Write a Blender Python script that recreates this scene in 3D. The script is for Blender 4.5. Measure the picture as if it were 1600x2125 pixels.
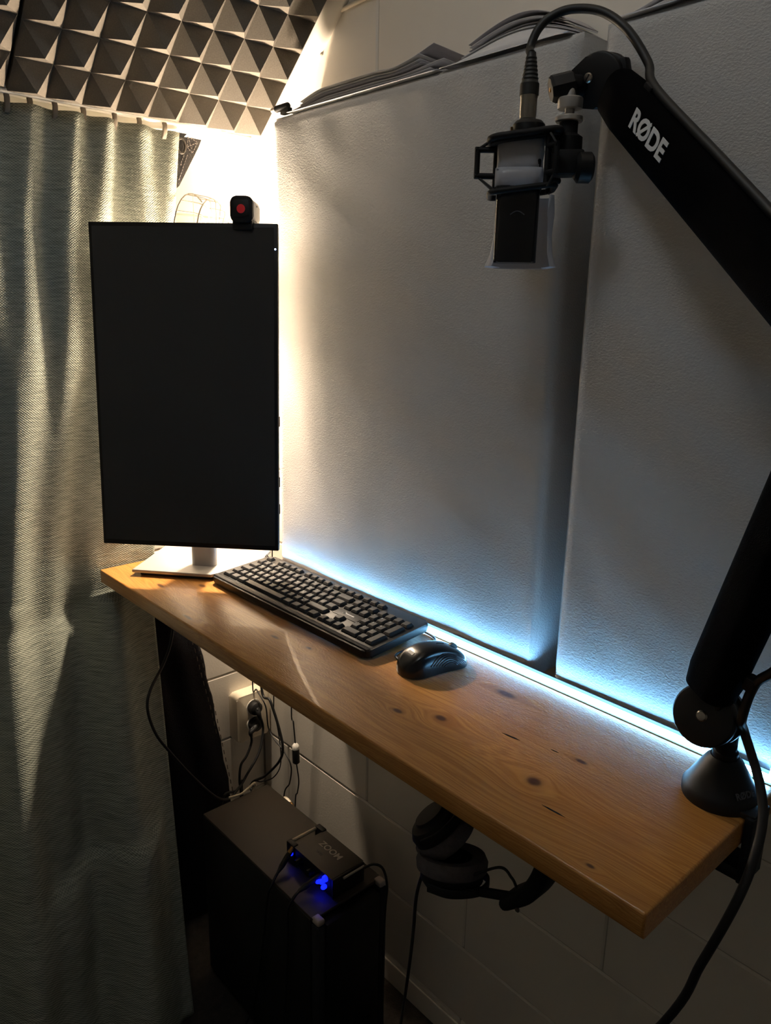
import bpy, bmesh, math, random
from mathutils import Vector, Matrix, noise

for o in list(bpy.data.objects): bpy.data.objects.remove(o, do_unlink=True)
S = bpy.context.scene
COL = S.collection
R = math.radians
V = Vector

# ------------------------------------------------------------------ camera, world, exposure
F = 1600.0
AX = (V((0.670, -0.203, 0.714)), V((0.742, 0.159, -0.651)), V((0.019, 0.966, 0.257)))   # world axes seen in camera space
CAM = V((0, -0.962, 1.455))
_d1 = V((-700-800, -(608-1062.5), -F)); _X = (-_d1).normalized()
_d2 = V((690-800, -(7100-1062.5), -F)); _Z = (-_d2).normalized()
_Z = (_Z - _X*_X.dot(_Z)).normalized(); _Y = _Z.cross(_X)
ROT = Matrix((_X, _Y, _Z))            # camera space -> world
cd = bpy.data.cameras.new('camera'); cam = bpy.data.objects.new('camera', cd); COL.objects.link(cam)
cd.sensor_fit = 'HORIZONTAL'; cd.sensor_width = 36.0; cd.lens = 36.0*F/1600.0; cd.clip_start = 0.02
cam.matrix_world = Matrix.Translation(CAM) @ ROT.to_4x4()
S.camera = cam
w = bpy.data.worlds.new('world'); S.world = w; w.use_nodes = True
w.node_tree.nodes['Background'].inputs[0].default_value = (0.05, 0.05, 0.055, 1)
w.node_tree.nodes['Background'].inputs[1].default_value = 0.2
S.view_settings.view_transform = 'Standard'; S.view_settings.look = 'None'
S.view_settings.exposure = 0.0; S.view_settings.gamma = 1.0; S.view_settings.use_curve_mapping = False

LAMP_POS = V((-1.418, -0.106, 1.445)); LAMP_W = 52.0; BULB_R = 0.019      # warm bulb behind the monitor
LED_E = 66.0                                           # cool strip at the back of the desk
FILL_W = 2.0                                           # added fill lamp, out of view on the ceiling

# ------------------------------------------------------------------ helpers
def ray(u, v): return ROT @ V(((u-800)/F, -(v-1062.5)/F, -1))
def px(u, v, x=None, y=None, z=None, d=None):
    """point of the place seen at photo pixel (u,v) on the plane x=, y= or z=, or at depth d"""
    r = ray(u, v)
    if d is not None: t = d
    elif x is not None: t = (x-CAM.x)/r.x
    elif y is not None: t = (y-CAM.y)/r.y
    else: t = (z-CAM.z)/r.z
    return CAM + r*t

def lin(c):
    c = c/255.0
    return c/12.92 if c <= 0.04045 else ((c+0.055)/1.055)**2.4
def rgb(r, g, b): return (lin(r), lin(g), lin(b), 1)

MATS = {}
def mat(name, col, rough=0.5, metal=0.0, noise_amt=0.0, scale=40, bump=0.0, bscale=200, emit=None, estr=0, alpha=None, trans=0.0, spec=0.5, stretch=(1,1,1), coat=0):
    m = bpy.data.materials.new(name); m.use_nodes = True
    nt = m.node_tree; b = nt.nodes['Principled BSDF']
    b.inputs['Base Color'].default_value = col; b.inputs['Roughness'].default_value = rough
    b.inputs['Metallic'].default_value = metal; b.inputs['Specular IOR Level'].default_value = spec
    b.inputs['Coat Weight'].default_value = coat
    tc = nt.nodes.new('ShaderNodeTexCoord'); mp = nt.nodes.new('ShaderNodeMapping')
    nt.links.new(tc.outputs['Object'], mp.inputs[0]); mp.inputs['Scale'].default_value = stretch
    if noise_amt:
        n = nt.nodes.new('ShaderNodeTexNoise'); n.inputs['Scale'].default_value = scale; n.inputs['Detail'].default_value = 5
        nt.links.new(mp.outputs[0], n.inputs['Vector'])
        mx = nt.nodes.new('ShaderNodeMix'); mx.data_type = 'RGBA'
        mx.inputs[6].default_value = tuple(max(0, c*(1-noise_amt)) for c in col[:3])+(1,)
        mx.inputs[7].default_value = tuple(min(1, c*(1+noise_amt)) for c in col[:3])+(1,)
        nt.links.new(n.outputs['Fac'], mx.inputs[0]); nt.links.new(mx.outputs[2], b.inputs['Base Color'])
    if bump:
        n2 = nt.nodes.new('ShaderNodeTexNoise'); n2.inputs['Scale'].default_value = bscale; n2.inputs['Detail'].default_value = 3
        nt.links.new(mp.outputs[0], n2.inputs['Vector'])
        bp = nt.nodes.new('ShaderNodeBump'); bp.inputs['Strength'].default_value = bump; bp.inputs['Distance'].default_value = 0.002
        nt.links.new(n2.outputs['Fac'], bp.inputs['Height']); nt.links.new(bp.outputs[0], b.inputs['Normal'])
    if emit:
        b.inputs['Emission Color'].default_value = emit; b.inputs['Emission Strength'].default_value = estr
    if trans: b.inputs['Transmission Weight'].default_value = trans
    if alpha is not None: b.inputs['Alpha'].default_value = alpha
    MATS[name] = m
    return m

WORLD = {}
def reg(o, M=None): WORLD[o.name] = M or Matrix(); return o
def tag(o, label=None, cat=None, group=None, kind=None):
    if label: o['label'] = label
    if cat: o['category'] = cat
    if group: o['group'] = group
    if kind: o['kind'] = kind
    return o
def place(o, M, parent=None):
    COL.objects.link(o); reg(o, M.copy())
    if parent:
        o.parent = parent; o.matrix_parent_inverse = WORLD[parent.name].inverted()
    o.matrix_basis = M
    return o
def thing(name, label, cat, loc, group=None):
    o = bpy.data.objects.new(name, None); o.empty_display_size = 0.02
    place(o, Matrix.Translation(V(loc))); tag(o, label, cat, group)
    return o
def finish(bm, name, m, parent=None, smooth=None, recalc=True):
    """bmesh in world coordinates -> one object, its origin at the centre of its box"""
    if recalc: bmesh.ops.recalc_face_normals(bm, faces=bm.faces[:])
    vs = [v.co for v in bm.verts]
    c = V([(min(v[i] for v in vs)+max(v[i] for v in vs))/2 for i in range(3)])
    bmesh.ops.translate(bm, vec=-c, verts=bm.verts[:])
    me = bpy.data.meshes.new(name); bm.to_mesh(me); bm.free()
    ms = m if isinstance(m, (list, tuple)) else [m]
    for q in ms: me.materials.append(MATS[q] if isinstance(q, str) else q)
    if smooth is not None:
        for p in me.polygons: p.use_smooth = True
        if smooth < 180: me.set_sharp_from_angle(angle=R(smooth))
    o = bpy.data.objects.new(name, me)
    return place(o, Matrix.Translation(c), parent)
def inst(name, mesh, M, parent=None): return place(bpy.data.objects.new(name, mesh), M, parent)
def frame(o, x, y, z): 
    M = Matrix((V(x).normalized(), V(y).normalized(), V(z).normalized())).transposed().to_4x4(); M.translation = V(o); return M
def axis_frame(o, z, hint=V((0.123, 0.9, 0.31))):
    z = V(z).normalized(); x = (V(hint) - z*V(hint).dot(z)).normalized(); return frame(o, x, z.cross(x), z)

def a_box(bm, size, M=Matrix(), bevel=0.0, seg=2):
    r = bmesh.ops.create_cube(bm, size=1.0); vs = r['verts']
    for v in vs: v.co = V((v.co.x*size[0], v.co.y*size[1], v.co.z*size[2]))
    if bevel:
        es = list({e for v in vs for e in v.link_edges})
        q = bmesh.ops.bevel(bm, geom=es, offset=bevel, segments=seg, affect='EDGES', profile=0.5)
        vs = list({v for f in q['faces'] for v in f.verts} | {v for v in vs if v.is_valid})
    bmesh.ops.transform(bm, matrix=M, verts=vs)
def a_bounds(bm, lo, hi, bevel=0.0, seg=2):
    lo, hi = V(lo), V(hi); a_box(bm, hi-lo, Matrix.Translation((lo+hi)/2), bevel, seg)
def spline(pts, n=8):
    P = [V(p) for p in pts]
    if len(P) < 3: return P
    Q = [P[0]*2-P[1]] + P + [P[-1]*2-P[-2]]; out = []
    for i in range(1, len(Q)-2):
        for k in range(n):
            t = k/n; p0, p1, p2, p3 = Q[i-1], Q[i], Q[i+1], Q[i+2]
            out.append(0.5*((2*p1)+(p2-p0)*t+(2*p0-5*p1+4*p2-p3)*t*t+(3*p1-p0-3*p2+p3)*t**3))
    return out+[P[-1]]
def a_tube(bm, pts, r, seg=8, smooth=8, closed=False):
    P = spline(pts, smooth) if smooth else [V(p) for p in pts]
    n = len(P); rr = r if callable(r) else (lambda t: r)
    rings = []; prev = None
    for i, p in enumerate(P):
        if closed: t = (P[(i+1) % n]-P[i-1]).normalized()
        else: t = (P[min(i+1, n-1)]-P[max(i-1, 0)]).normalized()
        if prev is None:
            h = V((0, 0, 1)) if abs(t.z) < 0.9 else V((1, 0, 0)); x = (h-t*h.dot(t)).normalized()
        else: x = (prev-t*prev.dot(t)).normalized()
        prev = x; y = t.cross(x); q = rr(i/(n-1))
        rings.append([bm.verts.new(p+(x*math.cos(a)+y*math.sin(a))*q) for a in [2*math.pi*k/seg for k in range(seg)]])
    for i in range(n if closed else n-1):
        A, B = rings[i], rings[(i+1) % n]
        for k in range(seg): bm.faces.new((A[k], A[(k+1) % seg], B[(k+1) % seg], B[k]))
    if not closed: bm.faces.new(rings[0][::-1]); bm.faces.new(rings[-1])
def a_lathe(bm, prof, M=Matrix(), seg=32, arc=2*math.pi):
    """profile of (radius, height) turned about local z"""
    rings = []
    for r, z in prof:
        if r < 1e-6: rings.append([bm.verts.new(M @ V((0, 0, z)))])
        else: rings.append([bm.verts.new(M @ V((r*math.cos(2*math.pi*k/seg), r*math.sin(2*math.pi*k/seg), z))) for k in range(seg)])
    for A, B in zip(rings, rings[1:]):
        for k in range(seg):
            k2 = (k+1) % seg
            if len(A) == 1 and len(B) == 1: continue
            if len(A) == 1: bm.faces.new((A[0], B[k2], B[k]))
            elif len(B) == 1: bm.faces.new((A[k], A[k2], B[0]))
            else: bm.faces.new((A[k], A[k2], B[k2], B[k]))
    if len(rings[0]) > 1: bm.faces.new(rings[0][::-1])
    if len(rings[-1]) > 1: bm.faces.new(rings[-1])
def a_prism(bm, poly, t, M=Matrix(), bevel=0.0):
    lo = [bm.verts.new(V((x, y, 0))) for x, y in poly]; hi = [bm.verts.new(V((x, y, t))) for x, y in poly]
    n = len(poly); fs = [bm.faces.new(lo[::-1]), bm.faces.new(hi)]
    for k in range(n): fs.append(bm.faces.new((lo[k], lo[(k+1) % n], hi[(k+1) % n], hi[k])))
    vs = lo+hi
    if bevel:
        es = list(set(list(fs[0].edges)+list(fs[1].edges)))
        q = bmesh.ops.bevel(bm, geom=es, offset=bevel, segments=2, affect='EDGES', profile=0.5)
        vs = list({v for v in vs if v.is_valid} | {v for f in q['faces'] for v in f.verts})
    bmesh.ops.transform(bm, matrix=M, verts=vs)
def rrect(w, h, r, n=5):
    out = []
    for cx, cy, a0 in ((w/2-r, h/2-r, 0), (-w/2+r, h/2-r, 90), (-w/2+r, -h/2+r, 180), (w/2-r, -h/2+r, 270)):
        for k in range(n+1):
            a = R(a0+90*k/n); out.append((cx+r*math.cos(a), cy+r*math.sin(a)))
    return out
def a_sweep(bm, poly, P, xdir):
    """closed 2-D outline swept along P, its first axis held near xdir"""
    rings = []
    n = len(P)
    for i, p in enumerate(P):
        t = (P[min(i+1, n-1)]-P[max(i-1, 0)]).normalized(); x = (V(xdir)-t*V(xdir).dot(t)).normalized(); y = t.cross(x)
        pl = poly(i/(n-1)) if callable(poly) else poly
        rings.append([bm.verts.new(p+x*a+y*b) for a, b in pl])
    m = len(rings[0])
    for A, B in zip(rings, rings[1:]):
        for k in range(m): bm.faces.new((A[k], A[(k+1) % m], B[(k+1) % m], B[k]))
    bm.faces.new(rings[0][::-1]); bm.faces.new(rings[-1])
def BM(): return bmesh.new()
def box(name, lo, hi, m, parent=None, bevel=0.0, seg=2):
    bm = BM(); a_bounds(bm, lo, hi, bevel, seg); return finish(bm, name, m, parent, 40 if bevel else None)
def obox(name, size, M, m, parent=None, bevel=0.0):
    bm = BM(); a_box(bm, size, M, bevel); return finish(bm, name, m, parent, 40 if bevel else None)
def tube(name, pts, r, m, parent=None, seg=8, smooth=8, closed=False):
    bm = BM(); a_tube(bm, pts, r, seg, smooth, closed); return finish(bm, name, m, parent, 60)
def lathe(name, prof, M, m, parent=None, seg=32, sm=40):
    bm = BM(); a_lathe(bm, prof, M, seg); return finish(bm, name, m, parent, sm)
def prism(name, poly, t, M, m, parent=None, bevel=0.0):
    bm = BM(); a_prism(bm, poly, t, M, bevel); return finish(bm, name, m, parent, 40)
def text(name, body, size, M, m, parent, bold=0.0, depth=0.0004, sx=1.0):
    cu = bpy.data.curves.new(name, 'FONT'); cu.body = body; cu.size = size; cu.extrude = depth; cu.offset = bold
    cu.align_x = 'CENTER'; cu.align_y = 'CENTER'; cu.resolution_u = 4
    t = bpy.data.objects.new(name+'_tmp', cu); COL.objects.link(t)
    bpy.context.view_layer.update()
    me = bpy.data.meshes.new_from_object(t.evaluated_get(bpy.context.evaluated_depsgraph_get()))
    bpy.data.objects.remove(t, do_unlink=True)
    me.materials.clear(); me.materials.append(MATS[m])
    for v in me.vertices: v.co.x *= sx
    me.name = name
    return inst(name, me, M, parent)

# ------------------------------------------------------------------ materials
mat('paint', rgb(232, 225, 214), 0.55, bump=0.12, bscale=220, noise_amt=0.04, scale=6)
mat('mortar', rgb(190, 182, 170), 0.8)
mat('ceiling_paint', rgb(236, 230, 218), 0.45, bump=0.05, bscale=120)
mat('carpet', rgb(40, 34, 28), 0.95, noise_amt=0.9, scale=70, bump=0.8, bscale=300)
mat('foam', rgb(104, 98, 90), 0.95, noise_amt=0.25, scale=500, bump=0.35, bscale=900, spec=0.15)
mat('screen', rgb(46, 46, 46), 0.14, spec=0.5)
mat('black_plastic', rgb(11, 11, 13), 0.48, spec=0.35)
mat('matte_black', rgb(8, 8, 10), 0.65, spec=0.3)
mat('neoprene', rgb(4, 4, 5), 0.95, bump=0.3, bscale=900, spec=0.05)
mat('rubber', rgb(13, 13, 14), 0.55)
mat('key_grey', rgb(32, 32, 35), 0.6, spec=0.3)
mat('key_print', rgb(170, 170, 172), 0.5)
mat('mouse_black', rgb(14, 15, 18), 0.24)
mat('mouse_rib', rgb(46, 50, 56), 0.35)
mat('silver', rgb(176, 172, 168), 0.4, 0.6)
mat('stand_silver', rgb(160, 157, 154), 0.4, 0.15)
mat('steel', rgb(150, 146, 140), 0.3, 1.0)
mat('dark_steel', rgb(70, 66, 62), 0.4, 0.8)
mat('brass', rgb(170, 130, 80), 0.35, 1.0)
mat('white_plastic', rgb(226, 222, 214), 0.4)
mat('cream_plastic', rgb(224, 212, 190), 0.4)
mat('paper', rgb(214, 212, 214), 0.8, noise_amt=0.05, scale=30)
mat('paper_grey', rgb(176, 172, 176), 0.8, noise_amt=0.08, scale=30)
mat('logo_white', rgb(226, 226, 226), 0.6)
mat('logo_grey', rgb(170, 160, 152), 0.5)
mat('logo_dim', rgb(76, 78, 84), 0.5)
mat('denim', rgb(24, 23, 27), 0.95, noise_amt=0.5, scale=180, bump=0.6, bscale=500, spec=0.1)
mat('stitch', rgb(96, 84, 72), 0.9)
mat('strap', rgb(26, 23, 23), 0.75, bump=0.4, bscale=400)
mat('strap_stitch', rgb(120, 112, 108), 0.8)
mat('red', rgb(196, 34, 40), 0.4, emit=rgb(196, 34, 40), estr=0.12)
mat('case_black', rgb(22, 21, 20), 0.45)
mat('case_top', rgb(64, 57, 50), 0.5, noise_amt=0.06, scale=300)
mat('case_cap', rgb(160, 148, 140), 0.5)
mat('pad', rgb(92, 88, 90), 0.95, noise_amt=0.3, scale=120, bump=0.7, bscale=260, spec=0.1)
mat('blue_led', rgb(10, 20, 255), 0.4, emit=(0.002, 0.006, 1.0, 1), estr=5.0)
mat('monitor_led', rgb(220, 230, 255), 0.4, emit=(0.5, 0.65, 1.0, 1), estr=3.0)
mat('strip_base', rgb(150, 146, 96), 0.6)
mat('led', (1, 1, 1, 1), 0.4, emit=(0.20, 0.55, 1.0, 1), estr=LED_E)
mat('bulb', (1, 1, 1, 1), 0.4, emit=(1.0, 0.81, 0.60, 1), estr=LAMP_W/(math.pi*4*math.pi*BULB_R**2))
mat('plastic_film', rgb(206, 206, 212), 0.3, alpha=0.62, bump=0.8, bscale=60)
mat('hook_beige', rgb(128, 118, 104), 0.6)
mat('fan_white', rgb(228, 222, 210), 0.4)
mat('wire_dark', rgb(66, 60, 52), 0.5)

def fabric_panel():
    m = mat('panel_fabric', rgb(190, 189, 188), 0.9, spec=0.2)
    nt = m.node_tree; b = nt.nodes['Principled BSDF']
    tc = nt.nodes.new('ShaderNodeTexCoord')
    n1 = nt.nodes.new('ShaderNodeTexNoise'); n1.inputs['Scale'].default_value = 330; n1.inputs['Detail'].default_value = 4; n1.inputs['Roughness'].default_value = 0.6
    mp = nt.nodes.new('ShaderNodeMapping'); mp.inputs['Scale'].default_value = (0.8, 1, 1.25)
    nt.links.new(tc.outputs['Object'], mp.inputs[0]); nt.links.new(mp.outputs[0], n1.inputs['Vector'])
    bp = nt.nodes.new('ShaderNodeBump'); bp.inputs['Strength'].default_value = 1.0; bp.inputs['Distance'].default_value = 0.0016
    nt.links.new(n1.outputs['Fac'], bp.inputs['Height']); nt.links.new(bp.outputs[0], b.inputs['Normal'])
fabric_panel()

def curtain_mat():
    m = mat('curtain_linen', rgb(150, 154, 142), 0.92, spec=0.15)
    nt = m.node_tree; b = nt.nodes['Principled BSDF']
    tc = nt.nodes.new('ShaderNodeTexCoord')
    sp = nt.nodes.new('ShaderNodeSeparateXYZ'); nt.links.new(tc.outputs['UV'], sp.inputs[0])
    def mth(op, a, c=None):
        n = nt.nodes.new('ShaderNodeMath'); n.operation = op
        for i, q in enumerate((a, c)):
            if q is None: continue
            if isinstance(q, (int, float)): n.inputs[i].default_value = q
            else: nt.links.new(q, n.inputs[i])
        return n.outputs[0]
    def nz(sc, scale):
        mp = nt.nodes.new('ShaderNodeMapping'); mp.inputs['Scale'].default_value = sc
        n = nt.nodes.new('ShaderNodeTexNoise'); n.inputs['Scale'].default_value = scale; n.inputs['Detail'].default_value = 2
        nt.links.new(tc.outputs['UV'], mp.inputs[0]); nt.links.new(mp.outputs[0], n.inputs['Vector']); return n.outputs['Fac']
    wob = nz((1, 1, 1), 60); slub = nz((0.12, 1, 1), 260)
    a = mth('SINE', mth('ADD', mth('MULTIPLY', sp.outputs[0], 2*math.pi/0.0056), mth('MULTIPLY', wob, 5.0)))
    c = mth('SINE', mth('ADD', mth('MULTIPLY', sp.outputs[1], 2*math.pi/0.0042), mth('MULTIPLY', wob, 5.0)))
    wv_ = mth('MULTIPLY', mth('ADD', mth('MULTIPLY', a, c), 1.0), 0.5)
    class _o: pass
    ad = _o(); ad.outputs = [mth('ADD', mth('MULTIPLY', wv_, 0.36), mth('MULTIPLY', slub, 0.64))]
    bp = nt.nodes.new('ShaderNodeBump'); bp.inputs['Strength'].default_value = 0.9; bp.inputs['Distance'].default_value = 0.002
    nt.links.new(ad.outputs[0], bp.inputs['Height']); nt.links.new(bp.outputs[0], b.inputs['Normal'])
    cr = nt.nodes.new('ShaderNodeValToRGB'); cr.color_ramp.elements[0].position = 0.25; cr.color_ramp.elements[1].position = 0.75
    cr.color_ramp.elements[0].color = rgb(102, 108, 100); cr.color_ramp.elements[1].color = rgb(166, 169, 156)
    nt.links.new(ad.outputs[0], cr.inputs[0]); nt.links.new(cr.outputs[0], b.inputs['Base Color'])
curtain_mat()

KNOTS = [  # x, y, radius along x, radius along y on the board (metres)
    (-0.6169, -0.295, 0.011, 0.007), (-0.6671, -0.3257, 0.010, 0.005), (-0.6036, -0.1785, 0.020, 0.008), (-0.4506, -0.3155, 0.011, 0.009),
    (-0.967, -0.317, 0.012, 0.004), (-0.899, -0.300, 0.008, 0.004), (-1.300, -0.350, 0.016, 0.005), (-1.25, -0.29, 0.012, 0.006),
    (-0.439, -0.240, 0.010, 0.004), (-1.13, -0.385, 0.018, 0.004), (-0.330, -0.385, 0.006, 0.003)]
def pine():
    m = mat('pine', rgb(190, 130, 66), 0.33, coat=0.15)
    nt = m.node_tree; b = nt.nodes['Principled BSDF']; L = nt.links.new
    geo = nt.nodes.new('ShaderNodeNewGeometry'); oi = nt.nodes.new('ShaderNodeObjectInfo')
    sep = nt.nodes.new('ShaderNodeSeparateXYZ'); L(geo.outputs['Position'], sep.inputs[0])
    def mth(op, a, c=None, clamp=False):
        n = nt.nodes.new('ShaderNodeMath'); n.operation = op; n.use_clamp = clamp
        for i, q in enumerate((a, c)):
            if q is None: continue
            if isinstance(q, (int, float)): n.inputs[i].default_value = q
            else: L(q, n.inputs[i])
        return n.outputs[0]
    knot = None; bend = None
    for kx, ky, rx, ry in KNOTS:
        dx = mth('DIVIDE', mth('SUBTRACT', sep.outputs[0], kx), rx); dy = mth('DIVIDE', mth('SUBTRACT', sep.outputs[1], ky), ry)
        d2 = mth('ADD', mth('MULTIPLY', dx, dx), mth('MULTIPLY', dy, dy))
        k = mth('DIVIDE', 1.0, mth('ADD', 1.0, mth('POWER', mth('MULTIPLY', d2, 1.6), 3.0)))
        knot = k if knot is None else mth('MAXIMUM', knot, k)
        e = mth('MULTIPLY', mth('DIVIDE', mth('MULTIPLY', dy, ry*1.2), 1.0), mth('DIVIDE', 1.0, mth('ADD', 1.0, mth('MULTIPLY', d2, 0.12))))
        bend = e if bend is None else mth('ADD', bend, e)
    cmb = nt.nodes.new('ShaderNodeCombineXYZ')
    L(mth('MULTIPLY', sep.outputs[0], 1.0), cmb.inputs[0]); L(mth('ADD', mth('SUBTRACT', sep.outputs[1], bend), mth('MULTIPLY', oi.outputs['Random'], 3.0)), cmb.inputs[1]); L(sep.outputs[2], cmb.inputs[2])
    mp = nt.nodes.new('ShaderNodeMapping'); mp.inputs['Scale'].default_value = (0.35, 7.0, 7.0); L(cmb.outputs[0], mp.inputs[0])
    n1 = nt.nodes.new('ShaderNodeTexNoise'); n1.inputs['Scale'].default_value = 4.0; n1.inputs['Detail'].default_value = 3; n1.inputs['Distortion'].default_value = 0.4; L(mp.outputs[0], n1.inputs['Vector'])
    mp2 = nt.nodes.new('ShaderNodeMapping'); mp2.inputs['Scale'].default_value = (1.2, 70, 70); L(cmb.outputs[0], mp2.inputs[0])
    n2 = nt.nodes.new('ShaderNodeTexNoise'); n2.inputs['Scale'].default_value = 5; n2.inputs['Detail'].default_value = 4; L(mp2.outputs[0], n2.inputs['Vector'])
    rings = mth('SINE', mth('MULTIPLY', n1.outputs['Fac'], 150.0))
    g = mth('ADD', mth('MULTIPLY', rings, 0.16), mth('ADD', mth('MULTIPLY', n2.outputs['Fac'], 0.75), 0.12), clamp=True)
    cr = nt.nodes.new('ShaderNodeValToRGB'); cr.color_ramp.elements[0].position = 0.2; cr.color_ramp.elements[1].position = 0.8
    cr.color_ramp.elements[0].color = rgb(156, 100, 44); cr.color_ramp.elements[1].color = rgb(192, 140, 74)
    L(g, cr.inputs[0])
    mx = nt.nodes.new('ShaderNodeMix'); mx.data_type = 'RGBA'; L(cr.outputs[0], mx.inputs[6]); mx.inputs[7].default_value = rgb(66, 30, 14)
    L(mth('MULTIPLY', knot, 0.95), mx.inputs[0]); L(mx.outputs[2], b.inputs['Base Color'])
    n3 = nt.nodes.new('ShaderNodeTexNoise'); n3.inputs['Scale'].default_value = 9; n3.inputs['Detail'].default_value = 4
    mp3 = nt.nodes.new('ShaderNodeMapping'); mp3.inputs['Scale'].default_value = (22, 60, 60); L(cmb.outputs[0], mp3.inputs[0]); L(mp3.outputs[0], n3.inputs['Vector'])
    bp = nt.nodes.new('ShaderNodeBump'); bp.inputs['Strength'].default_value = 0.5; bp.inputs['Distance'].default_value = 0.0008
    L(n3.outputs['Fac'], bp.inputs['Height']); L(bp.outputs[0], b.inputs['Normal'])
pine()

# ------------------------------------------------------------------ the room
ANG = R(41.3); CA, SA = math.cos(ANG), math.sin(ANG)
XF = -1.50                                   # far wall
def ceil_z(x): return 1.942 + (x+1.249)*SA/CA
box('floor', (-2.3, -2.3, -0.05), (1.5, 0.06, 0.0), 'carpet')['kind'] = 'structure'
wall_back = tag(box('wall_back', (-1.62, 0.0035, 0), (1.5, 0.06, 2.55), 'mortar'), kind='structure')
wall_far = tag(box('wall_far', (-1.56, -2.3, 0), (XF-0.0035, 0.0034, ceil_z(XF)+0.05), 'mortar'), kind='structure')
CH, Z0, BL = 0.172, 0.067, 0.588
def block_mesh(w, h):
    bm = BM(); a_box(bm, (w, 0.012, h), Matrix(), 0.003, 1)
    me = bpy.data.meshes.new('block'); bm.to_mesh(me); bm.free(); me.materials.append(MATS['paint']); return me
BLOCKS = {}
def block(w, h, M, parent):
    key = (round(w, 3), round(h, 3))
    if key not in BLOCKS: BLOCKS[key] = block_mesh(*key)
    inst('block', BLOCKS[key], M, parent)
J = 0.0022
for k in range(-1, 15):
    za = Z0+k*CH; zb = za+CH
    if k < 0: za = 0.0
    xo = (-0.511 if k % 2 == 0 else -0.805)
    x0 = xo - 3*BL
    if za > 2.5: continue
    zb = min(zb, 2.55)
    while x0 < 1.4:
        a, b2 = max(x0, XF), min(x0+BL, 1.4)
        x0 += BL
        if b2-a < 0.05 or ceil_z(b2) < za: continue
        block(b2-a-J, zb-za-J, Matrix.Translation(((a+b2)/2, 0.006, (za+zb)/2)), wall_back)
RZ = Matrix.Rotation(R(90), 4, 'Z')
for k in range(0, 10):
    za = Z0+k*CH+0.012; zb = min(za+CH, ceil_z(XF)+0.02)
    y1 = 0.0 - (0.2 if k % 2 else 0.43)
    edges = [0.0, y1, y1-BL, y1-2*BL, y1-3*BL]
    for a, b2 in zip(edges, edges[1:]):
        b2 = max(b2, -2.25)
        if a-b2 < 0.05: continue
        block(a-b2-J, zb-za-J, Matrix.Translation((XF-0.006, (a+b2)/2, (za+zb)/2)) @ RZ, wall_far)
bb = BM(); a_bounds(bb, (XF, -0.004, 0), (1.4, 0.0, 0.055), 0.002); tag(finish(bb, 'baseboard_back', 'paint'), kind='structure')
bb = BM(); a_bounds(bb, (XF, -2.2, 0), (XF+0.004, -0.005, 0.055), 0.002); tag(finish(bb, 'baseboard_far', 'paint'), kind='structure')
tag(box('wall_near', (1.4, -2.3, 0), (1.46, 0.06, 2.55), 'paint'), kind='structure')
tag(box('wall_front', (-1.62, -2.3, 0), (1.5, -2.24, 2.55), 'paint'), kind='structure')
# sloped ceiling with boards, then a flat ceiling
xt = -1.249 + (2.45-1.942)*CA/SA
def slope_pt(x, y, off): return V((x, y, ceil_z(x))) + V((SA, 0, -CA))*off
slope_len = (xt+1.56)/CA
ceil_s = tag(obox('ceiling_slope', (slope_len, 2.3, 0.03), frame(slope_pt((xt-1.56)/2, -1.12, -0.021), (CA, 0, SA), (0, 1, 0), (-SA, 0, CA)), 'ceiling_paint'), kind='structure')
BW = 0.112
bmz = BM(); a_box(bmz, (BW-0.005, 2.2, 0.008), Matrix(), 0.0025, 1)
plank_me = bpy.data.meshes.new('ceiling_board'); bmz.to_mesh(plank_me); bmz.free(); plank_me.materials.append(MATS['ceiling_paint'])
sx = XF-0.02
for k in range(8):
    c = sx + (k+0.5)*BW*CA
    if c > xt-0.02: break
    inst('ceiling_board', plank_me, frame(slope_pt(c, -1.1, -0.002), (CA, 0, SA), (0, 1, 0), (-SA, 0, CA)), ceil_s)
tag(box('ceiling', (xt-0.02, -2.3, 2.45), (1.5, 0.06, 2.5), 'ceiling_paint'), kind='structure')
# round moulding along the sloped corner
tr = BM(); a_tube(tr, [slope_pt(-1.535, -0.012, 0.008), slope_pt(xt, -0.012, 0.008)], 0.026, 16, 0); tag(finish(tr, 'trim_1', 'ceiling_paint', None, 60), kind='structure')
# thin cable tacked in a course joint high on the wall
t = thing('wall_cable', 'thin white cable run along the wall joint above the panels', 'cable', (-1.15, -0.003, 1.955))
tube('cord', [(-1.243, -0.004, 1.948), (-1.15, -0.004, 1.956), (-0.95, -0.004, 1.957), (-0.70, -0.004, 1.958)], 0.0035, 'cream_plastic', t)
for xx, zz in ((-1.247, 1.975), (-1.252, 1.90), (-1.20, 1.959)):
    lathe('cable_clip', [(0, 0.006), (0.004, 0.005), (0.005, 0)], axis_frame((xx, 0, zz), (0, -1, 0)), 'steel', t, 10)

# fill lamp added above the frame to lift the room's background light
t = thing('fill_lamp', 'added dim round fill lamp, out of view above the middle of the desk', 'lamp', (-0.50, -0.80, 2.45))
mat('fill_glow', (1, 1, 1, 1), 0.4, emit=(0.85, 0.93, 1.0, 1), estr=FILL_W/(math.pi*4*math.pi*0.09**2)*2)
lathe('mount', [(0.06, 0), (0.06, -0.03), (0.05, -0.035)], Matrix.Translation((-0.50, -0.80, 2.45)), 'white_plastic', t)
lathe('globe', [(0.05, -0.03), (0.085, -0.05), (0.095, -0.08), (0.07, -0.12), (0, -0.135)], Matrix.Translation((-0.50, -0.80, 2.45)), 'fill_glow', t)

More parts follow.
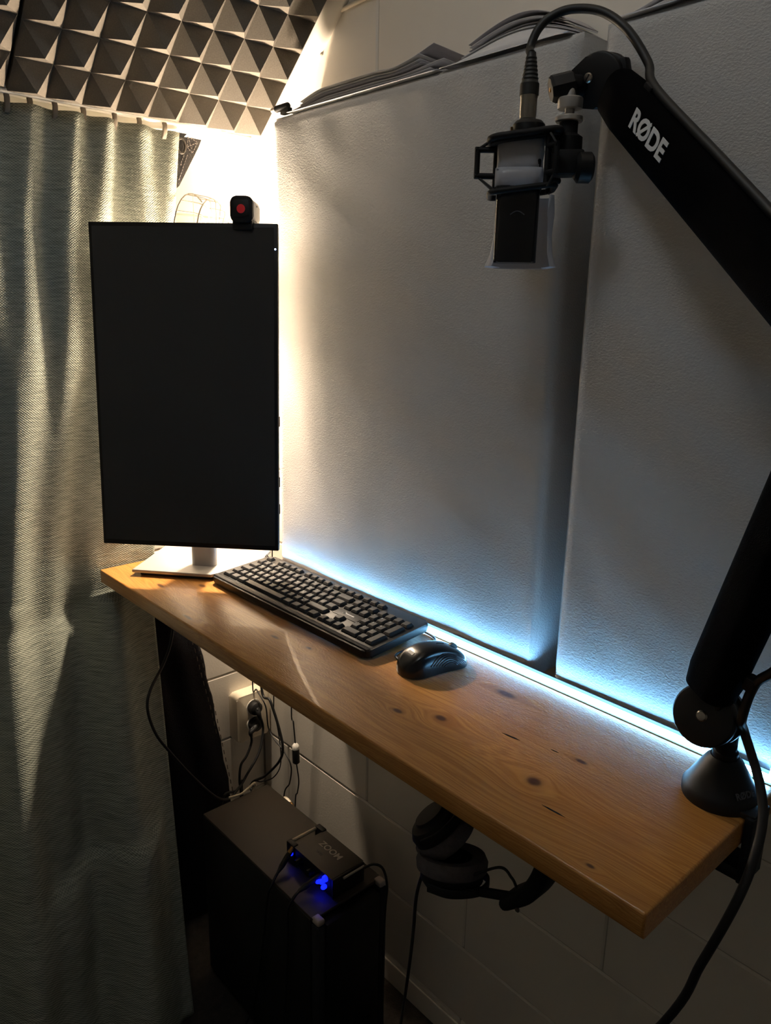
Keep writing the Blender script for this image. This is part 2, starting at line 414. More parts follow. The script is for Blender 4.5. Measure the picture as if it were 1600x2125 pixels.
# ------------------------------------------------------------------ desk board
ZD = 0.937; TH = 0.028; XL, XR = -1.461, -0.262; YF, YB = -0.401, -0.097
desk = thing('desk_board', 'varnished knotty pine board used as a narrow wall desk', 'desk', ((XL+XR)/2, -0.25, ZD-TH))
ys = [YF, -0.272, -0.184, YB]
for i in range(3):
    bm = BM(); a_bounds(bm, (XL, ys[i], ZD-TH), (XR, ys[i+1], ZD))
    es = [e for e in bm.edges if (i == 0 and all(abs(v.co.y-YF) < 1e-5 for v in e.verts)) or all(abs(v.co.x-XL) < 1e-5 and abs(v.co.z-ZD) < 1e-5 for v in e.verts) or all(abs(v.co.x-XR) < 1e-5 and abs(v.co.z-ZD) < 1e-5 for v in e.verts)]
    bmesh.ops.bevel(bm, geom=es, offset=0.003, segments=3, affect='EDGES', profile=0.5)
    finish(bm, 'plank', 'pine', desk, 40)
# cracks in the varnish
for p0, p1, wd in (((1124, 1670), (1173, 1697), 0.0011), ((1042, 1521), (1079, 1537), 0.0013), ((1143, 1555), (1160, 1563), 0.0008)):
    a, b2 = px(*p0, z=ZD), px(*p1, z=ZD); d = (b2-a); M = frame((a+b2)/2+V((0, 0, 0.0001)), d, V((0, 0, 1)).cross(d), (0, 0, 1))
    L = d.length
    prism('crack', [(-L/2, 0), (-L/6, -wd), (L/4, -wd*0.7), (L/2, 0), (L/5, wd), (-L/4, wd*0.8)], 0.0003, M, 'denim', desk)
for xx in (-1.2, -0.78, -0.40):
    bm = BM(); a_bounds(bm, (xx-0.012, -0.34, ZD-TH-0.004), (xx+0.012, -0.001, ZD-TH)); a_bounds(bm, (xx-0.012, -0.005, ZD-TH-0.10), (xx+0.012, -0.001, ZD-TH-0.004))
    finish(bm, 'shelf_bracket', 'steel', desk)

# ------------------------------------------------------------------ acoustic panels
def panel(x0, x1, label, seed):
    z0, z1, yf, yb = 0.926, 1.782, -0.092, -0.002
    nx, nz = 70, 90; bm = BM(); w, h = x1-x0, z1-z0; grid = []
    for j in range(nz+1):
        row = []
        for i in range(nx+1):
            u, v = i/nx, j/nz
            e = min(u*w, (1-u)*w, v*h, (1-v)*h)
            rd = 0.010; y = yf
            if e < rd: y = yf + rd - math.sqrt(max(0, rd*rd-(rd-e)**2))
            x, z = x0+u*w, z0+v*h
            q = min(1, e/0.02)
            y -= q*0.0022*noise.noise(V((x*5, seed, z*5))) + q*0.0012*noise.noise(V(((x*0.5+z)*16, seed+5, (x-z*0.3)*5)))
            # pulls in the cloth near the left end and the top and bottom edges
            pull = math.exp(-(u*w)/0.10)+0.6*math.exp(-((1-v)*h)/0.07)+0.7*math.exp(-(v*h)/0.10)
            y -= q*0.0030*pull*noise.noise(V((x*14+z*9, seed+9, z*7-x*4)))
            if seed < 5: y -= q*0.004*math.exp(-((z-1.50)/0.05)**2)*math.exp(-(u*w)/0.05)
            row.append(bm.verts.new((x, y, z)))
        grid.append(row)
    for j in range(nz):
        for i in range(nx): bm.faces.new((grid[j][i], grid[j][i+1], grid[j+1][i+1], grid[j+1][i]))
    per = [grid[0][i] for i in range(nx+1)]+[grid[j][nx] for j in range(1, nz+1)]+[grid[nz][i] for i in range(nx-1, -1, -1)]+[grid[j][0] for j in range(nz-1, 0, -1)]
    back = [bm.verts.new((v.co.x, yb, v.co.z)) for v in per]
    n = len(per)
    for k in range(n): bm.faces.new((per[k], per[(k+1) % n], back[(k+1) % n], back[k]))
    bm.faces.new(back)
    o = finish(bm, 'acoustic_panel', 'panel_fabric', None, 50)
    return tag(o, label, 'acoustic panel', 'cloth covered panels on the wall')
panel(-1.281, -0.624, 'cloth-covered acoustic panel beside the monitor, behind the keyboard', 1.3)
panel(-0.591, 0.066, 'cloth-covered acoustic panel behind the boom arm, cut off by the photo edge', 7.7)

# ------------------------------------------------------------------ led strip along the foot of the panels
led = thing('led_strip', 'glowing cool white light strip along the back edge of the desk', 'light strip', (-0.8, -0.107, ZD))
box('carrier_strip', (-1.279, -0.117, ZD), (-0.268, -0.1005, ZD+0.0012), 'strip_base', led, 0.0004)
box('rear_lip', (-1.279, -0.1015, ZD), (-0.268, -0.0995, ZD+0.0090), 'case_black', led)
def led_seg(pts): 
    bm = BM(); a_sweep(bm, rrect(0.0050, 0.0048, 0.0016, 3), [V(p) for p in pts], (0, 1, 0)); finish(bm, 'light_tube', 'led', led, 50)
zl = ZD+0.0050
led_seg([(-1.279, -0.1075, zl), (-1.05, -0.1085, zl+0.001), (-0.985, -0.111, zl)])
led_seg([(-0.986, -0.1055, zl+0.001), (-0.93, -0.108, zl), (-0.6, -0.108, zl), (-0.30, -0.108, zl), (-0.272, -0.108, zl)])
led_seg([(-0.2735, -0.1085, zl), (-0.2735, -0.1060, zl+0.006), (-0.2735, -0.1045, zl+0.010)])
tube('wire', [(-1.30, -0.112, ZD+0.003), (-1.27, -0.116, ZD+0.003), (-1.20, -0.1145, ZD+0.005), (-1.10, -0.1155, ZD+0.004), (-0.99, -0.1165, ZD+0.003)], 0.0014, 'rubber', led)
tube('wire', [(-1.275, -0.116, ZD+0.003), (-1.288, -0.118, ZD+0.010), (-1.300, -0.112, ZD+0.012), (-1.302, -0.105, ZD+0.004), (-1.302, -0.090, ZD-0.02)], 0.0014, 'rubber', led)

# ------------------------------------------------------------------ monitor
yaw = R(-47.1); pit = R(3.6)
mn = V((math.cos(yaw)*math.cos(pit), math.sin(yaw)*math.cos(pit), math.sin(pit)))       # screen normal
mr = V((0, 0, 1)).cross(mn).normalized(); mu = mn.cross(mr)
MC = V((-1.262, -0.298, 1.303)); MW, MH = 0.332, 0.571
mon = thing('monitor', 'black screen turned upright on a pale silver stand', 'monitor', (-1.335, -0.235, ZD))
def MF(a=0, b=0, c=0): return frame(MC+mr*a+mu*b+mn*c, mr, mu, mn)
bm = BM(); a_box(bm, (MW, MH, 0.010), MF(0, 0, -0.005), 0.0015); finish(bm, 'bezel', 'black_plastic', mon, 40)
bm = BM(); a_box(bm, (MW-0.012, MH-0.016, 0.001), MF(0, 0.001, 0.0003), 0); finish(bm, 'screen', 'screen', mon)
bm = BM(); a_box(bm, (MW-0.004, MH-0.004, 0.012), MF(0, 0, -0.0165), 0.003); sframe = finish(bm, 'side_frame', 'silver', mon, 40)
bm = BM(); a_prism(bm, rrect(MW-0.05, MH-0.10, 0.03), 0.03, MF(0, 0, -0.052), 0.008); bk = finish(bm, 'back_cover', 'stand_silver', mon, 40)
lathe('power_light', [(0, 0.001), (0.0016, 0.0008), (0.0016, 0)], axis_frame(MC+mr*(MW/2-0.0035)+mu*(MH/2-0.042)+mn*0.0004, mn), 'monitor_led', mon, 10)
for q in (-0.05, -0.16, -0.21): obox('port_button', (0.002, 0.018, 0.004), MF(MW/2-0.0015, q, -0.0165), 'black_plastic', sframe)
# stand
sn = V((math.cos(R(-50)), math.sin(R(-50)), 0)); sr = V((0, 0, 1)).cross(sn)
SC = V((-1.352, -0.228, ZD))
def base_poly(w_, d_):
    fl, fr_, br_, bl = (SC-sr*w_/2+sn*d_/2), (SC+sr*w_/2+sn*d_/2), (SC+sr*w_/2-sn*d_/2), (SC-sr*w_/2-sn*d_/2); xl = -1.263
    a = fl+(fr_-fl)*((xl-fl.x)/(fr_.x-fl.x)); b_ = br_+(fr_-br_)*((xl-br_.x)/(fr_.x-br_.x))
    return [(p.x, p.y) for p in (fl, a, b_, br_, bl)]
prism('stand_base', base_poly(0.230, 0.170), 0.007, Matrix.Translation((0, 0, ZD+0.0065)), 'stand_silver', mon, 0.002)
prism('rubber_foot', base_poly(0.205, 0.150), 0.0066, Matrix.Translation((0, 0, ZD+0.0002)), 'rubber', mon)
pc0 = MC - mn*0.05; 
bm = BM()
P0 = V((-1.323, -0.243, ZD+0.012)); P1 = V((-1.328, -0.237, 1.38))
a_sweep(bm, rrect(0.05, 0.022, 0.01), [P0, P0.lerp(P1, 0.5), P1], sr); finish(bm, 'stand_post', 'stand_silver', mon, 50)
bm = BM(); a_tube(bm, [V((-1.33, -0.236, 1.32)), MC-mn*0.045+V((0, 0, 0.01))], 0.03, 16, 0); finish(bm, 'swivel_mount', 'stand_silver', mon, 50)

# ------------------------------------------------------------------ webcam on the monitor
top = MC+mr*(0.108)+mu*(MH/2)
cam_n = mn; W0 = top + mu*0.020
wc = thing('webcam', 'small square webcam with a red dot clipped to the monitor top', 'webcam', top)
def WF(a=0, b=0, c=0): return frame(W0+mr*a+mu*b+mn*c, mr, mu, mn)
bm = BM(); a_prism(bm, rrect(0.038, 0.042, 0.010), 0.010, WF(0, 0, 0.006), 0.002); finish(bm, 'front_shell', 'matte_black', wc, 40)
bm = BM(); a_prism(bm, rrect(0.036, 0.041, 0.010), 0.048, WF(0, 0, -0.042), 0.003); finish(bm, 'rear_shell', 'white_plastic', wc, 40)
bm = BM(); a_prism(bm, rrect(0.028, 0.028, 0.006), 0.001, WF(0, 0.001, 0.016), 0.0003); fplate = finish(bm, 'face_plate', 'black_plastic', wc, 40)
lathe('red_dot', [(0, 0.0006), (0.0068, 0.0005), (0.0072, 0)], WF(0, 0.000, 0.017), 'red', fplate, 24)
obox('clip_lip', (0.034, 0.016, 0.007), frame(top+mn*0.0065-mu*0.004, mr, mu, mn), 'black_plastic', wc, 0.002)
obox('clip_bar', (0.034, 0.006, 0.030), frame(top-mn*0.010+mu*0.0035, mr, mu, mn), 'black_plastic', wc, 0.001)
obox('side_mark', (0.0006, 0.003, 0.005), WF(0.0181, 0.010, -0.02), 'black_plastic', wc)

# ------------------------------------------------------------------ warm lamp behind the monitor
lp = thing('wall_lamp', 'warm bare-bulb wall lamp hidden behind the monitor in the corner', 'lamp', (XF, LAMP_POS.y, LAMP_POS.z))
LM = axis_frame(LAMP_POS, (1, 0, 0))
lathe('wall_plate', [(0.030, XF-LAMP_POS.x), (0.030, XF-LAMP_POS.x+0.008), (0.022, XF-LAMP_POS.x+0.014), (0.016, XF-LAMP_POS.x+0.018)], LM, 'white_plastic', lp)
lathe('socket', [(0.014, XF-LAMP_POS.x+0.016), (0.014, -0.018)], LM, 'white_plastic', lp, 20)
q = BULB_R/0.026
lathe('bulb', [(0.012*q, -0.026*q), (0.020*q, -0.016*q), (0.026*q, 0), (0.024*q, 0.011*q), (0.017*q, 0.020*q), (0, 0.026*q)], LM, 'bulb', lp, 24, 180)
lathe('shade', [(0, 0.0345), (0.014, 0.0340), (0.023, 0.0310), (0.0238, 0.0322), (0.0145, 0.0360), (0, 0.0365)], LM, 'white_plastic', lp, 32, 60)
for k in range(3):
    a = 2*math.pi*k/3+0.5; c_, s_ = math.cos(a), math.sin(a)
    tube('shade_wire', [LM @ V((0.0135*c_, 0.0135*s_, -0.026)), LM @ V((0.0235*c_, 0.0235*s_, 0.0)), LM @ V((0.0232*c_, 0.0232*s_, 0.0318))], 0.0008, 'steel', lp, 6, 4)

# ------------------------------------------------------------------ pyramid foam on the sloped ceiling
PS = 0.0590
pm = BM(); a_ = [pm.verts.new(q) for q in ((-PS/2, -PS/2, 0), (PS/2, -PS/2, 0), (PS/2, PS/2, 0), (-PS/2, PS/2, 0))]; ap = pm.verts.new((0, 0, 0.036))
for k in range(4): pm.faces.new((a_[k], a_[(k+1) % 4], ap))
pm.faces.new(a_[::-1]); pyr = bpy.data.meshes.new('pyramid'); pm.to_mesh(pyr); pm.free(); pyr.materials.append(MATS['foam'])
def foam(y_right, label, dz=0.0, rows=8, cols=8, s0=0.0):
    o0 = slope_pt(-1.422+0.0, y_right, 0.0)
    e = thing('foam_tile', label, 'acoustic foam', o0, 'pyramid foam tiles on the ceiling')
    up = V((CA, 0, SA)); nn = V((SA, 0, -CA)); ly = V((0, -1, 0))
    st = 0.0608
    a0 = o0+up*s0
    M = frame(a0+up*(rows*st/2)+ly*(cols*PS/2)+nn*0.0125, up, ly, nn)
    obox('base_sheet', (rows*st, cols*PS, 0.017), M, 'foam', e)
    for i in range(rows):
        for j in range(cols):
            M = frame(a0+up*((i+0.5)*st)+ly*((j+0.5)*PS)+nn*0.0205, up, ly, nn) @ Matrix.Diagonal((st/PS, 1, 1, 1))
            inst('pyramid', pyr, M, e)
foam(-0.034, 'grey pyramid foam tile on the sloped ceiling beside the corner trim')
foam(-0.034-8*PS-0.006, 'grey pyramid foam tile cut off at the left photo edge', s0=0.006)

# ------------------------------------------------------------------ curtain and its rail
XC = -1.445
rail = thing('curtain_rail', 'thin white curtain rail under the foam tile', 'curtain rail', (-1.43, -0.6, 1.774))
box('track', (-1.443, -1.6, 1.7735), (-1.423, -0.112, 1.7815), 'white_plastic', rail, 0.0015)
box('end_cap', (-1.444, -0.1125, 1.773), (-1.422, -0.100, 1.782), 'cream_plastic', rail, 0.002)
cur = thing('curtain', 'grey-green linen curtain hanging from the rail to the floor', 'curtain', (-1.4, -0.8, 0))
bm = BM(); NU, NV = 200, 150; G = []
uv = bm.loops.layers.uv.new('UVMap'); UVS = {}
def sm(t): t = max(0, min(1, t)); return t*t*(3-2*t)
ZT = 1.763
for j in range(NV+1):
    v = j/NV; z = ZT*(1-v)+0.004*v; row = []
    ye = -0.193 + (-0.297+0.193)*min(1, (ZT-z)/(ZT-0.80)) if z > 0.80 else -0.297+(-0.372+0.297)*(0.80-z)/0.80
    for i in range(NU+1):
        s = 1.05*i/NU                                  # cloth length from the free edge
        y = ye - s*(0.93)
        xb = -1.437 - 0.022*sm((ZT-z)/0.9) - 0.008*sm((1.25-z)/0.3)
        if z < 0.86: xb += (0.86-z)/0.86*0.249
        topw = math.exp(-(ZT-z)/0.10); low = sm((1.62-z)/0.8)
        f = 0.009*math.sin(2*math.pi*(s/0.068+0.35*noise.noise(V((s*7, 0, z*2)))))*(0.55+0.45*topw)*math.exp(-(ZT-z)/0.35)
        f += 0.016*noise.noise(V((s*13, 3.1, z*3.2)))*math.exp(-abs(z-1.60)/0.2)
        edge = sm(s/0.10)
        behind = (1-sm((-0.40-y)/0.10))*sm((1.30-z)/0.25) if z > 0.88 else 0    # must stay behind the board's end
        amp = (0.030*low*(1+0.6*sm((0.9-z)/0.8)))
        wv = math.sin(2*math.pi*(s/0.235-0.16+0.10*z))+0.35*math.sin(2*math.pi*(s/0.105+0.2*z))
        f += amp*wv*edge*(1-0.85*behind)*(0.7 if z > 0.9 else 0.8)
        # soft bulge with a crease low down where the cloth rests on something
        if z < 0.52:
            f += 0.026*sm((0.435-0.25*(s-0.05)-z)/0.022)*sm((s-0.02)/0.05)*sm((0.34-s)/0.1)*(0.4+0.6*sm(z/0.4))
            f += 0.012*noise.noise(V((s*6, 8, z*7)))*sm(s/0.05)
        x = xb+f+ (0.012*edge*(1-behind))
        if 0.88 < z < 1.0 and y > -0.42: x = min(x, -1.4655)
        x = max(x, XF+0.006)
        vv = bm.verts.new((x, y, z)); UVS[vv] = (s, z); row.append(vv)
    G.append(row)
for j in range(NV):
    for i in range(NU):
        fc = bm.faces.new((G[j][i], G[j][i+1], G[j+1][i+1], G[j+1][i]))
        for lo in fc.loops: lo[uv].uv = UVS[lo.vert]
cl = finish(bm, 'cloth', 'curtain_linen', cur, 180, recalc=False)
so = cl.modifiers.new('thickness', 'SOLIDIFY'); so.thickness = 0.0016; so.offset = -1
bm = BM(); a_tube(bm, [G_ for G_ in [V((-1.4705, -0.297, 0.80)), V((-1.345, -0.3345, 0.4)), V((-1.2215, -0.3715, 0.006))]], 0.0016, 6, 4); finish(bm, 'hem', 'curtain_linen', cur, 60)
for u_, v_ in ((12, 196), (60, 206), (112, 215), (171, 225), (236, 236), (287, 245), (340, 255)):
    p = px(u_, v_, x=-1.428); y_ = p.y
    bm = BM(); a_sweep(bm, rrect(0.005, 0.009, 0.002, 3), [V((-1.4275, y_, 1.777)), V((-1.424, y_, 1.768)), V((-1.426, y_, 1.757)), V((-1.432, y_, 1.748))], (1, 0, 0))
    finish(bm, 'hook', 'hook_beige', cur, 50)

# ------------------------------------------------------------------ bag strap hanging by the curtain edge
sp = thing('bag_strap', 'dark bag strap tab with white stitching at the curtain edge', 'bag strap', (-1.452, -0.19, 1.72))
def SX(u_, v_, x=-1.452): return px(u_, v_, x=x)
def strap_piece(name, pts, th, m, x=-1.452):
    bm = BM(); P = [SX(*q, x=x) for q in pts]
    A = [bm.verts.new(p) for p in P]; B = [bm.verts.new(p+V((-th, 0, 0))) for p in P]
    bm.faces.new(A); bm.faces.new(B[::-1])
    for k in range(len(P)): bm.faces.new((A[k], A[(k+1) % len(P)], B[(k+1) % len(P)], B[k]))
    return finish(bm, name, m, sp)
flap_ = strap_piece('flap', [(352, 276), (392, 268), (419, 288), (413, 304), (372, 386), (358, 398), (350, 330)], 0.006, 'strap')
strap_piece('loop', [(352, 270), (388, 262), (394, 272), (378, 288), (352, 292)], 0.005, 'matte_black', x=-1.4465)
rc = SX(376, 303, x=-1.4475)
bm = BM(); ring = [rc+V((0, 0.0085*math.cos(a), 0.013*math.sin(a))) for a in [2*math.pi*k/20 for k in range(20)]]; a_tube(bm, ring, 0.0022, 8, 0, True); finish(bm, 'ring', 'dark_steel', sp, 60)
def stitch(a, b2, n):
    for k in range(n):
        p = SX(*(a[i]+(b2[i]-a[i])*(k+0.15)/n for i in (0, 1)), x=-1.4512); q = SX(*(a[i]+(b2[i]-a[i])*(k+0.8)/n for i in (0, 1)), x=-1.4512)
        tube('stitch', [p, q], 0.0007, 'strap_stitch', flap_, 5, 0)
for a, b2, n in (((390, 282), (410, 296), 4), ((410, 296), (399, 318), 4), ((399, 318), (388, 305), 3), ((388, 305), (390, 282), 3), ((390, 282), (399, 318), 5), ((408, 297), (388, 305), 4), ((389, 320), (371, 374), 9), ((381, 322), (374, 344), 4), ((403, 279), (396, 290), 2)):
    stitch(a, b2, n)

# ------------------------------------------------------------------ small white fan behind the monitor
fc0 = V((-1.476, -0.150, 1.568)); fr = 0.096
fan = thing('fan', 'small white wire-cage fan behind the monitor in the corner', 'fan', (XF, fc0.y, fc0.z-0.1))
fax = V((0.80, 0.60, 0)).normalized(); fM = axis_frame(fc0, fax, V((0, 0, 1)))
def circ(r, off, n=32): return [fM @ V((r*math.cos(2*math.pi*k/n), r*math.sin(2*math.pi*k/n), off)) for k in range(n)]
for r_, off, m_ in ((fr, 0.0, 'wire_dark'), (fr*0.9, 0.042, 'wire_dark')):
    bm = BM(); a_tube(bm, circ(r_, off), 0.0013, 6, 0, True); finish(bm, 'cage_rim', m_, fan, 60)
for k in range(20):
    a = 2*math.pi*k/20; c, s_ = math.cos(a), math.sin(a)
    tube('cage_wire', [fM @ V((fr*0.25*c, fr*0.25*s_, 0.046)), fM @ V((fr*0.7*c, fr*0.7*s_, 0.047)), fM @ V((fr*0.9*c, fr*0.9*s_, 0.042)), fM @ V((fr*c, fr*s_, 0.0))], 0.0010, 'hook_beige', fan, 5, 4)
lathe('hub', [(0.02, 0.040), (0.02, 0.049), (0.012, 0.051), (0, 0.051)], fM, 'fan_white', fan, 20)
for k in range(4):
    a = 2*math.pi*k/4+0.3
    bm = BM(); M = fM @ Matrix.Rotation(a, 4, 'Z') @ Matrix.Translation((0, 0, 0.02)) @ Matrix.Rotation(R(24), 4, 'X')
    a_prism(bm, [(0.012, -0.008), (0.035, -0.022), (0.062, -0.02), (0.066, 0.006), (0.05, 0.02), (0.02, 0.012)], 0.0015, M); finish(bm, 'blade', 'fan_white', fan, 40)
lathe('motor', [(0.018, 0.0), (0.018, 0.03), (0.008, 0.04)], fM, 'fan_white', fan, 16)
tube('wall_arm', [fc0, fc0+V((-0.008, 0.0, -0.08)), V((XF+0.004, fc0.y, fc0.z-0.10))], 0.005, 'fan_white', fan)
for sg in (0.0, math.pi/2): tube('cage_strut', [fM @ V((fr*math.cos(sg), fr*math.sin(sg), 0)), fM @ V((-fr*math.cos(sg), -fr*math.sin(sg), 0))], 0.0012, 'fan_white', fan, 5, 0)

# ------------------------------------------------------------------ paper piles on top of the panels
ZP = 1.782
def curlA(x, k, n, s):
    fan = 0.0026*k*sm((x+1.25)/0.12)*(1-0.45*sm((x+1.02)/0.12))
    return fan*(1-0.3*s)+0.030*(k/n)**1.5*sm((x+0.985)/0.125)
def curlB(x, k, n, s):
    t = (x+0.915)/0.280; hump = max(0, math.sin(math.pi*max(0, min(1, t))**1.5))
    if k == 0: return 0.034*hump*min(1, s*2.2)
    return (0.016+0.0032*k)*hump+0.004*s*hump
def curlC(x, k, n, s):
    if k == 0: return 0.016*sm((x+0.56)/0.12)*min(1, s*2.2)
    return 0.0030*k*sm((x+0.60)/0.10)
def sheets(name, label, x0, x1, n, curl, seed, lift=0.0):
    rnd = random.Random(seed)
    e = thing(name, label, 'paper', ((x0+x1)/2, -0.05, ZP), 'loose papers on the panels')
    for k in range(n):
        a = x0+rnd.uniform(0, 0.035)*(1 if k else 0); b2 = x1-rnd.uniform(0, 0.05)*(1 if k else 0)
        yf = -0.094+(0.004+0.016*rnd.random()+(0.016 if curl is not curlA else 0))*(1 if k else 0); yb = -0.006-rnd.uniform(0, 0.015)
        NX, NY = 26, 6; bm = BM(); G = []
        ph = rnd.uniform(0, 6)
        for i in range(NX+1):
            t = i/NX; row = []
            for j in range(NY+1):
                s = j/NY; x = a+(b2-a)*t; y = yf+(yb-yf)*s
                z = ZP+0.0014+k*0.0008+curl(x, k, n, s)+0.0006*math.sin(t*9+ph)*(k > 0)*s
                row.append(bm.verts.new((x, y, z)))
            G.append(row)
        for i in range(NX):
            for j in range(NY): bm.faces.new((G[i][j], G[i+1][j], G[i+1][j+1], G[i][j+1]))
        o = finish(bm, 'sheet', 'paper' if k % 3 != 2 else 'paper_grey', e, 180)
        m_ = o.modifiers.new('thickness', 'SOLIDIFY'); m_.thickness = 0.0006
    return e
sheets('paper_pile', 'flat pile of white papers on the panel top nearest the corner', -1.232, -0.862, 9, curlA, 3)
sheets('paper_pile', 'bulging folded white papers on the panel top behind the microphone cable', -0.858, -0.640, 9, curlB, 5)
sheets('paper_pile', 'fanned bluish papers on the panel top at the right photo edge', -0.575, -0.30, 7, curlC, 9)
# folded front leaf hanging over the second pile
# clamp at the far end of the panel top
cp = thing('clip', 'small dark clip at the corner of the panel top', 'clip', (-1.25, -0.088, ZP))
lathe('barrel', [(0.006, -0.022), (0.006, 0.010), (0.0045, 0.012)], axis_frame((-1.247, -0.088, ZP+0.0135), (1, 0.1, 0.05)), 'matte_black', cp, 14)
lathe('tip', [(0.004, -0.034), (0.0045, -0.020)], axis_frame((-1.247, -0.088, ZP+0.0135), (1, 0.1, 0.05)), 'logo_grey', cp, 12)
obox('jaw', (0.024, 0.010, 0.010), Matrix.Translation((-1.243, -0.087, ZP+0.006)), 'matte_black', cp, 0.001)

# ------------------------------------------------------------------ keyboard
KX0, KX1, KYF, KYB = -1.252, -0.803, -0.2665, -0.126
kb = thing('keyboard', 'black full-size keyboard with low grey keys in front of the light strip', 'keyboard', ((KX0+KX1)/2, (KYF+KYB)/2, ZD))
kt = math.atan2(0.011, KYB-KYF)                    # rear feet tilt
KO = V(((KX0+KX1)/2, KYF, ZD+0.003)); 
KM = frame(KO, (1, 0.012, 0), (-0.012, math.cos(kt), math.sin(kt)), V((1, 0.012, 0)).cross(V((-0.012, math.cos(kt), math.sin(kt)))))
KW, KD = KX1-KX0, KYB-KYF
bm = BM(); poly = rrect(KW, KD, 0.012, 6); a_prism(bm, poly, 0.013, KM @ Matrix.Translation((0, KD/2, 0)), 0.003); finish(bm, 'case', 'black_plastic', kb, 40)
bm = BM(); a_box(bm, (KW-0.004, 0.013, 0.011), KM @ Matrix.Translation((0, 0.009, 0.0095)) @ Matrix.Rotation(R(-14), 4, 'X'), 0.004); finish(bm, 'front_rail', 'matte_black', kb, 40)
for sx_ in (-1, 1):
    obox('foot', (0.03, 0.012, 0.012), Matrix.Translation((KO.x+sx_*0.17, KYB-0.018, ZD+0.006)), 'rubber', kb, 0.001)
    obox('front_foot', (0.03, 0.010, 0.0032), Matrix.Translation((KO.x+sx_*0.17, KYF+0.02, ZD+0.0017)), 'rubber', kb)
U = 0.01905; KCACHE = {}
def keymesh(w, h):
    key = (round(w, 3), round(h, 3))
    if key in KCACHE: return KCACHE[key]
    bm = BM(); g = 0.0013
    pts = []
    for zz, ins in ((0, 0), (0.0022, 0.0004), (0.0052, 0.0022), (0.0058, 0.0030)):
        hw, hh = w*U/2-g-ins, h*U/2-g-ins; r_ = 0.0012
        pts.append([bm.verts.new((x, y, zz)) for x, y in ((hw-r_, hh), (-hw+r_, hh), (-hw, hh-r_), (-hw, -hh+r_), (-hw+r_, -hh), (hw-r_, -hh), (hw, -hh+r_), (hw, hh-r_))])
    for A, B in zip(pts, pts[1:]):
        for k in range(8): bm.faces.new((A[k], A[(k+1) % 8], B[(k+1) % 8], B[k]))
    bm.faces.new(pts[-1]); bm.faces.new(pts[0][::-1]); bmesh.ops.recalc_face_normals(bm, faces=bm.faces[:])
    me = bpy.data.meshes.new('key'); bm.to_mesh(me); bm.free(); me.materials.append(MATS['key_grey']); KCACHE[key] = me
    return me
KX = -KW/2+0.0115; KYT = 0.0185                     # keys start
def key(cx, row, w=1, h=1, dy=0):
    M = KM @ Matrix.Translation((KX+(cx+w/2)*U, KYT+(row+h/2)*U+dy, 0.0128))
    return inst('key', keymesh(w, h), M, kb), M
PR = BM(); a_box(PR, (0.0030, 0.0035, 0.0002), Matrix()); prm = bpy.data.meshes.new('legend'); PR.to_mesh(prm); PR.free(); prm.materials.append(MATS['key_print'])
rows = [
    [(1.25,), (1.25,), (1.25,), (6.25,), (1.25,), (1.25,), (1.25,), (1.25,)],
    [(1.25,), (1,)]+[(1,)]*10+[(2.75,)],
    [(1.75,)]+[(1,)]*12+[(1.25,)],
    [(1.5,)]+[(1,)]*12+[(1.5,)],
    [(1,)]*13+[(2,)]]
GLYPH = ['', '<ZXCVBNM,.-', 'ASDFGHJKL', 'QWERTYUIOP', '1234567890+']
def glyph(ch, o, M, w):
    g = text('legend', ch, 0.0058, M @ Matrix.Translation((-w*U/2+0.0065, 0.0028, 0.0059)), 'key_print', o, depth=0.0001)
for r_, row in enumerate(rows):
    cx = 0.0
    for i, (w_,) in enumerate(row):
        o, M = key(cx, r_, w_); cx += w_
        gi = i-1
        if r_ and 0 <= gi < len(GLYPH[r_]) and w_ == 1: glyph(GLYPH[r_][gi], o, M, w_)
FY = 5.18
for cx in (0, 2, 3, 4, 5, 6.5, 7.5, 8.5, 9.5, 11, 12, 13, 14): key(cx, FY, 1, 0.8)
for cx in (15.25, 16.25, 17.25):
    key(cx, FY, 1, 0.8); key(cx, 4); key(cx, 3); 
    key(cx, 0)
key(16.25, 1)
NUM = {3: '789', 2: '456', 1: '123'}
for i, cx in enumerate((18.5, 19.5, 20.5)):
    o, M = key(cx, 4)
    for r_ in (3, 2, 1):
        o, M = key(cx, r_); glyph(NUM[r_][i], o, M, 1)
key(21.5, 4); key(21.5, 2, 1, 2); key(21.5, 0, 1, 2); key(18.5, 0, 2); key(20.5, 0)
# emblem between the arrow keys and the editing keys
bm = BM(); a_box(bm, (0.060, 0.019, 0.0012), KM @ Matrix.Translation((KX+16.75*U, KYT+2.45*U, 0.0134)), 0.0004); em = finish(bm, 'emblem_plate', 'key_grey', kb, 40)
EM = KM @ Matrix.Translation((KX+16.15*U, KYT+2.55*U, 0.0142))
bm = BM(); a_tube(bm, [EM @ V((0.0026*math.cos(a), 0.0034*math.sin(a), 0)) for a in [2*math.pi*k/16 for k in range(16)]], 0.0006, 5, 0, True); finish(bm, 'emblem_ring', 'key_print', em)
bm = BM(); a_box(bm, (0.0022, 0.0010, 0.0004), EM @ Matrix.Translation((0.0042, 0.0012, 0))); a_box(bm, (0.021, 0.0024, 0.0004), EM @ Matrix.Translation((0.0150, -0.0012, 0))); finish(bm, 'emblem_mark', 'key_print', em)
kc = thing('keyboard_cable', 'thin black cable curling from the keyboard towards the mouse', 'cable', (-0.80, -0.20, ZD))
tube('cord', [(-0.93, -0.119, ZD+0.004), (-0.86, -0.1195, ZD+0.003), (-0.797, -0.124, ZD+0.0022), (-0.780, -0.155, ZD+0.0022), (-0.792, -0.190, ZD+0.0022), (-0.790, -0.215, ZD+0.0022), (-0.772, -0.222, ZD+0.0022), (-0.757, -0.205, ZD+0.0022)], 0.0018, 'rubber', kc)

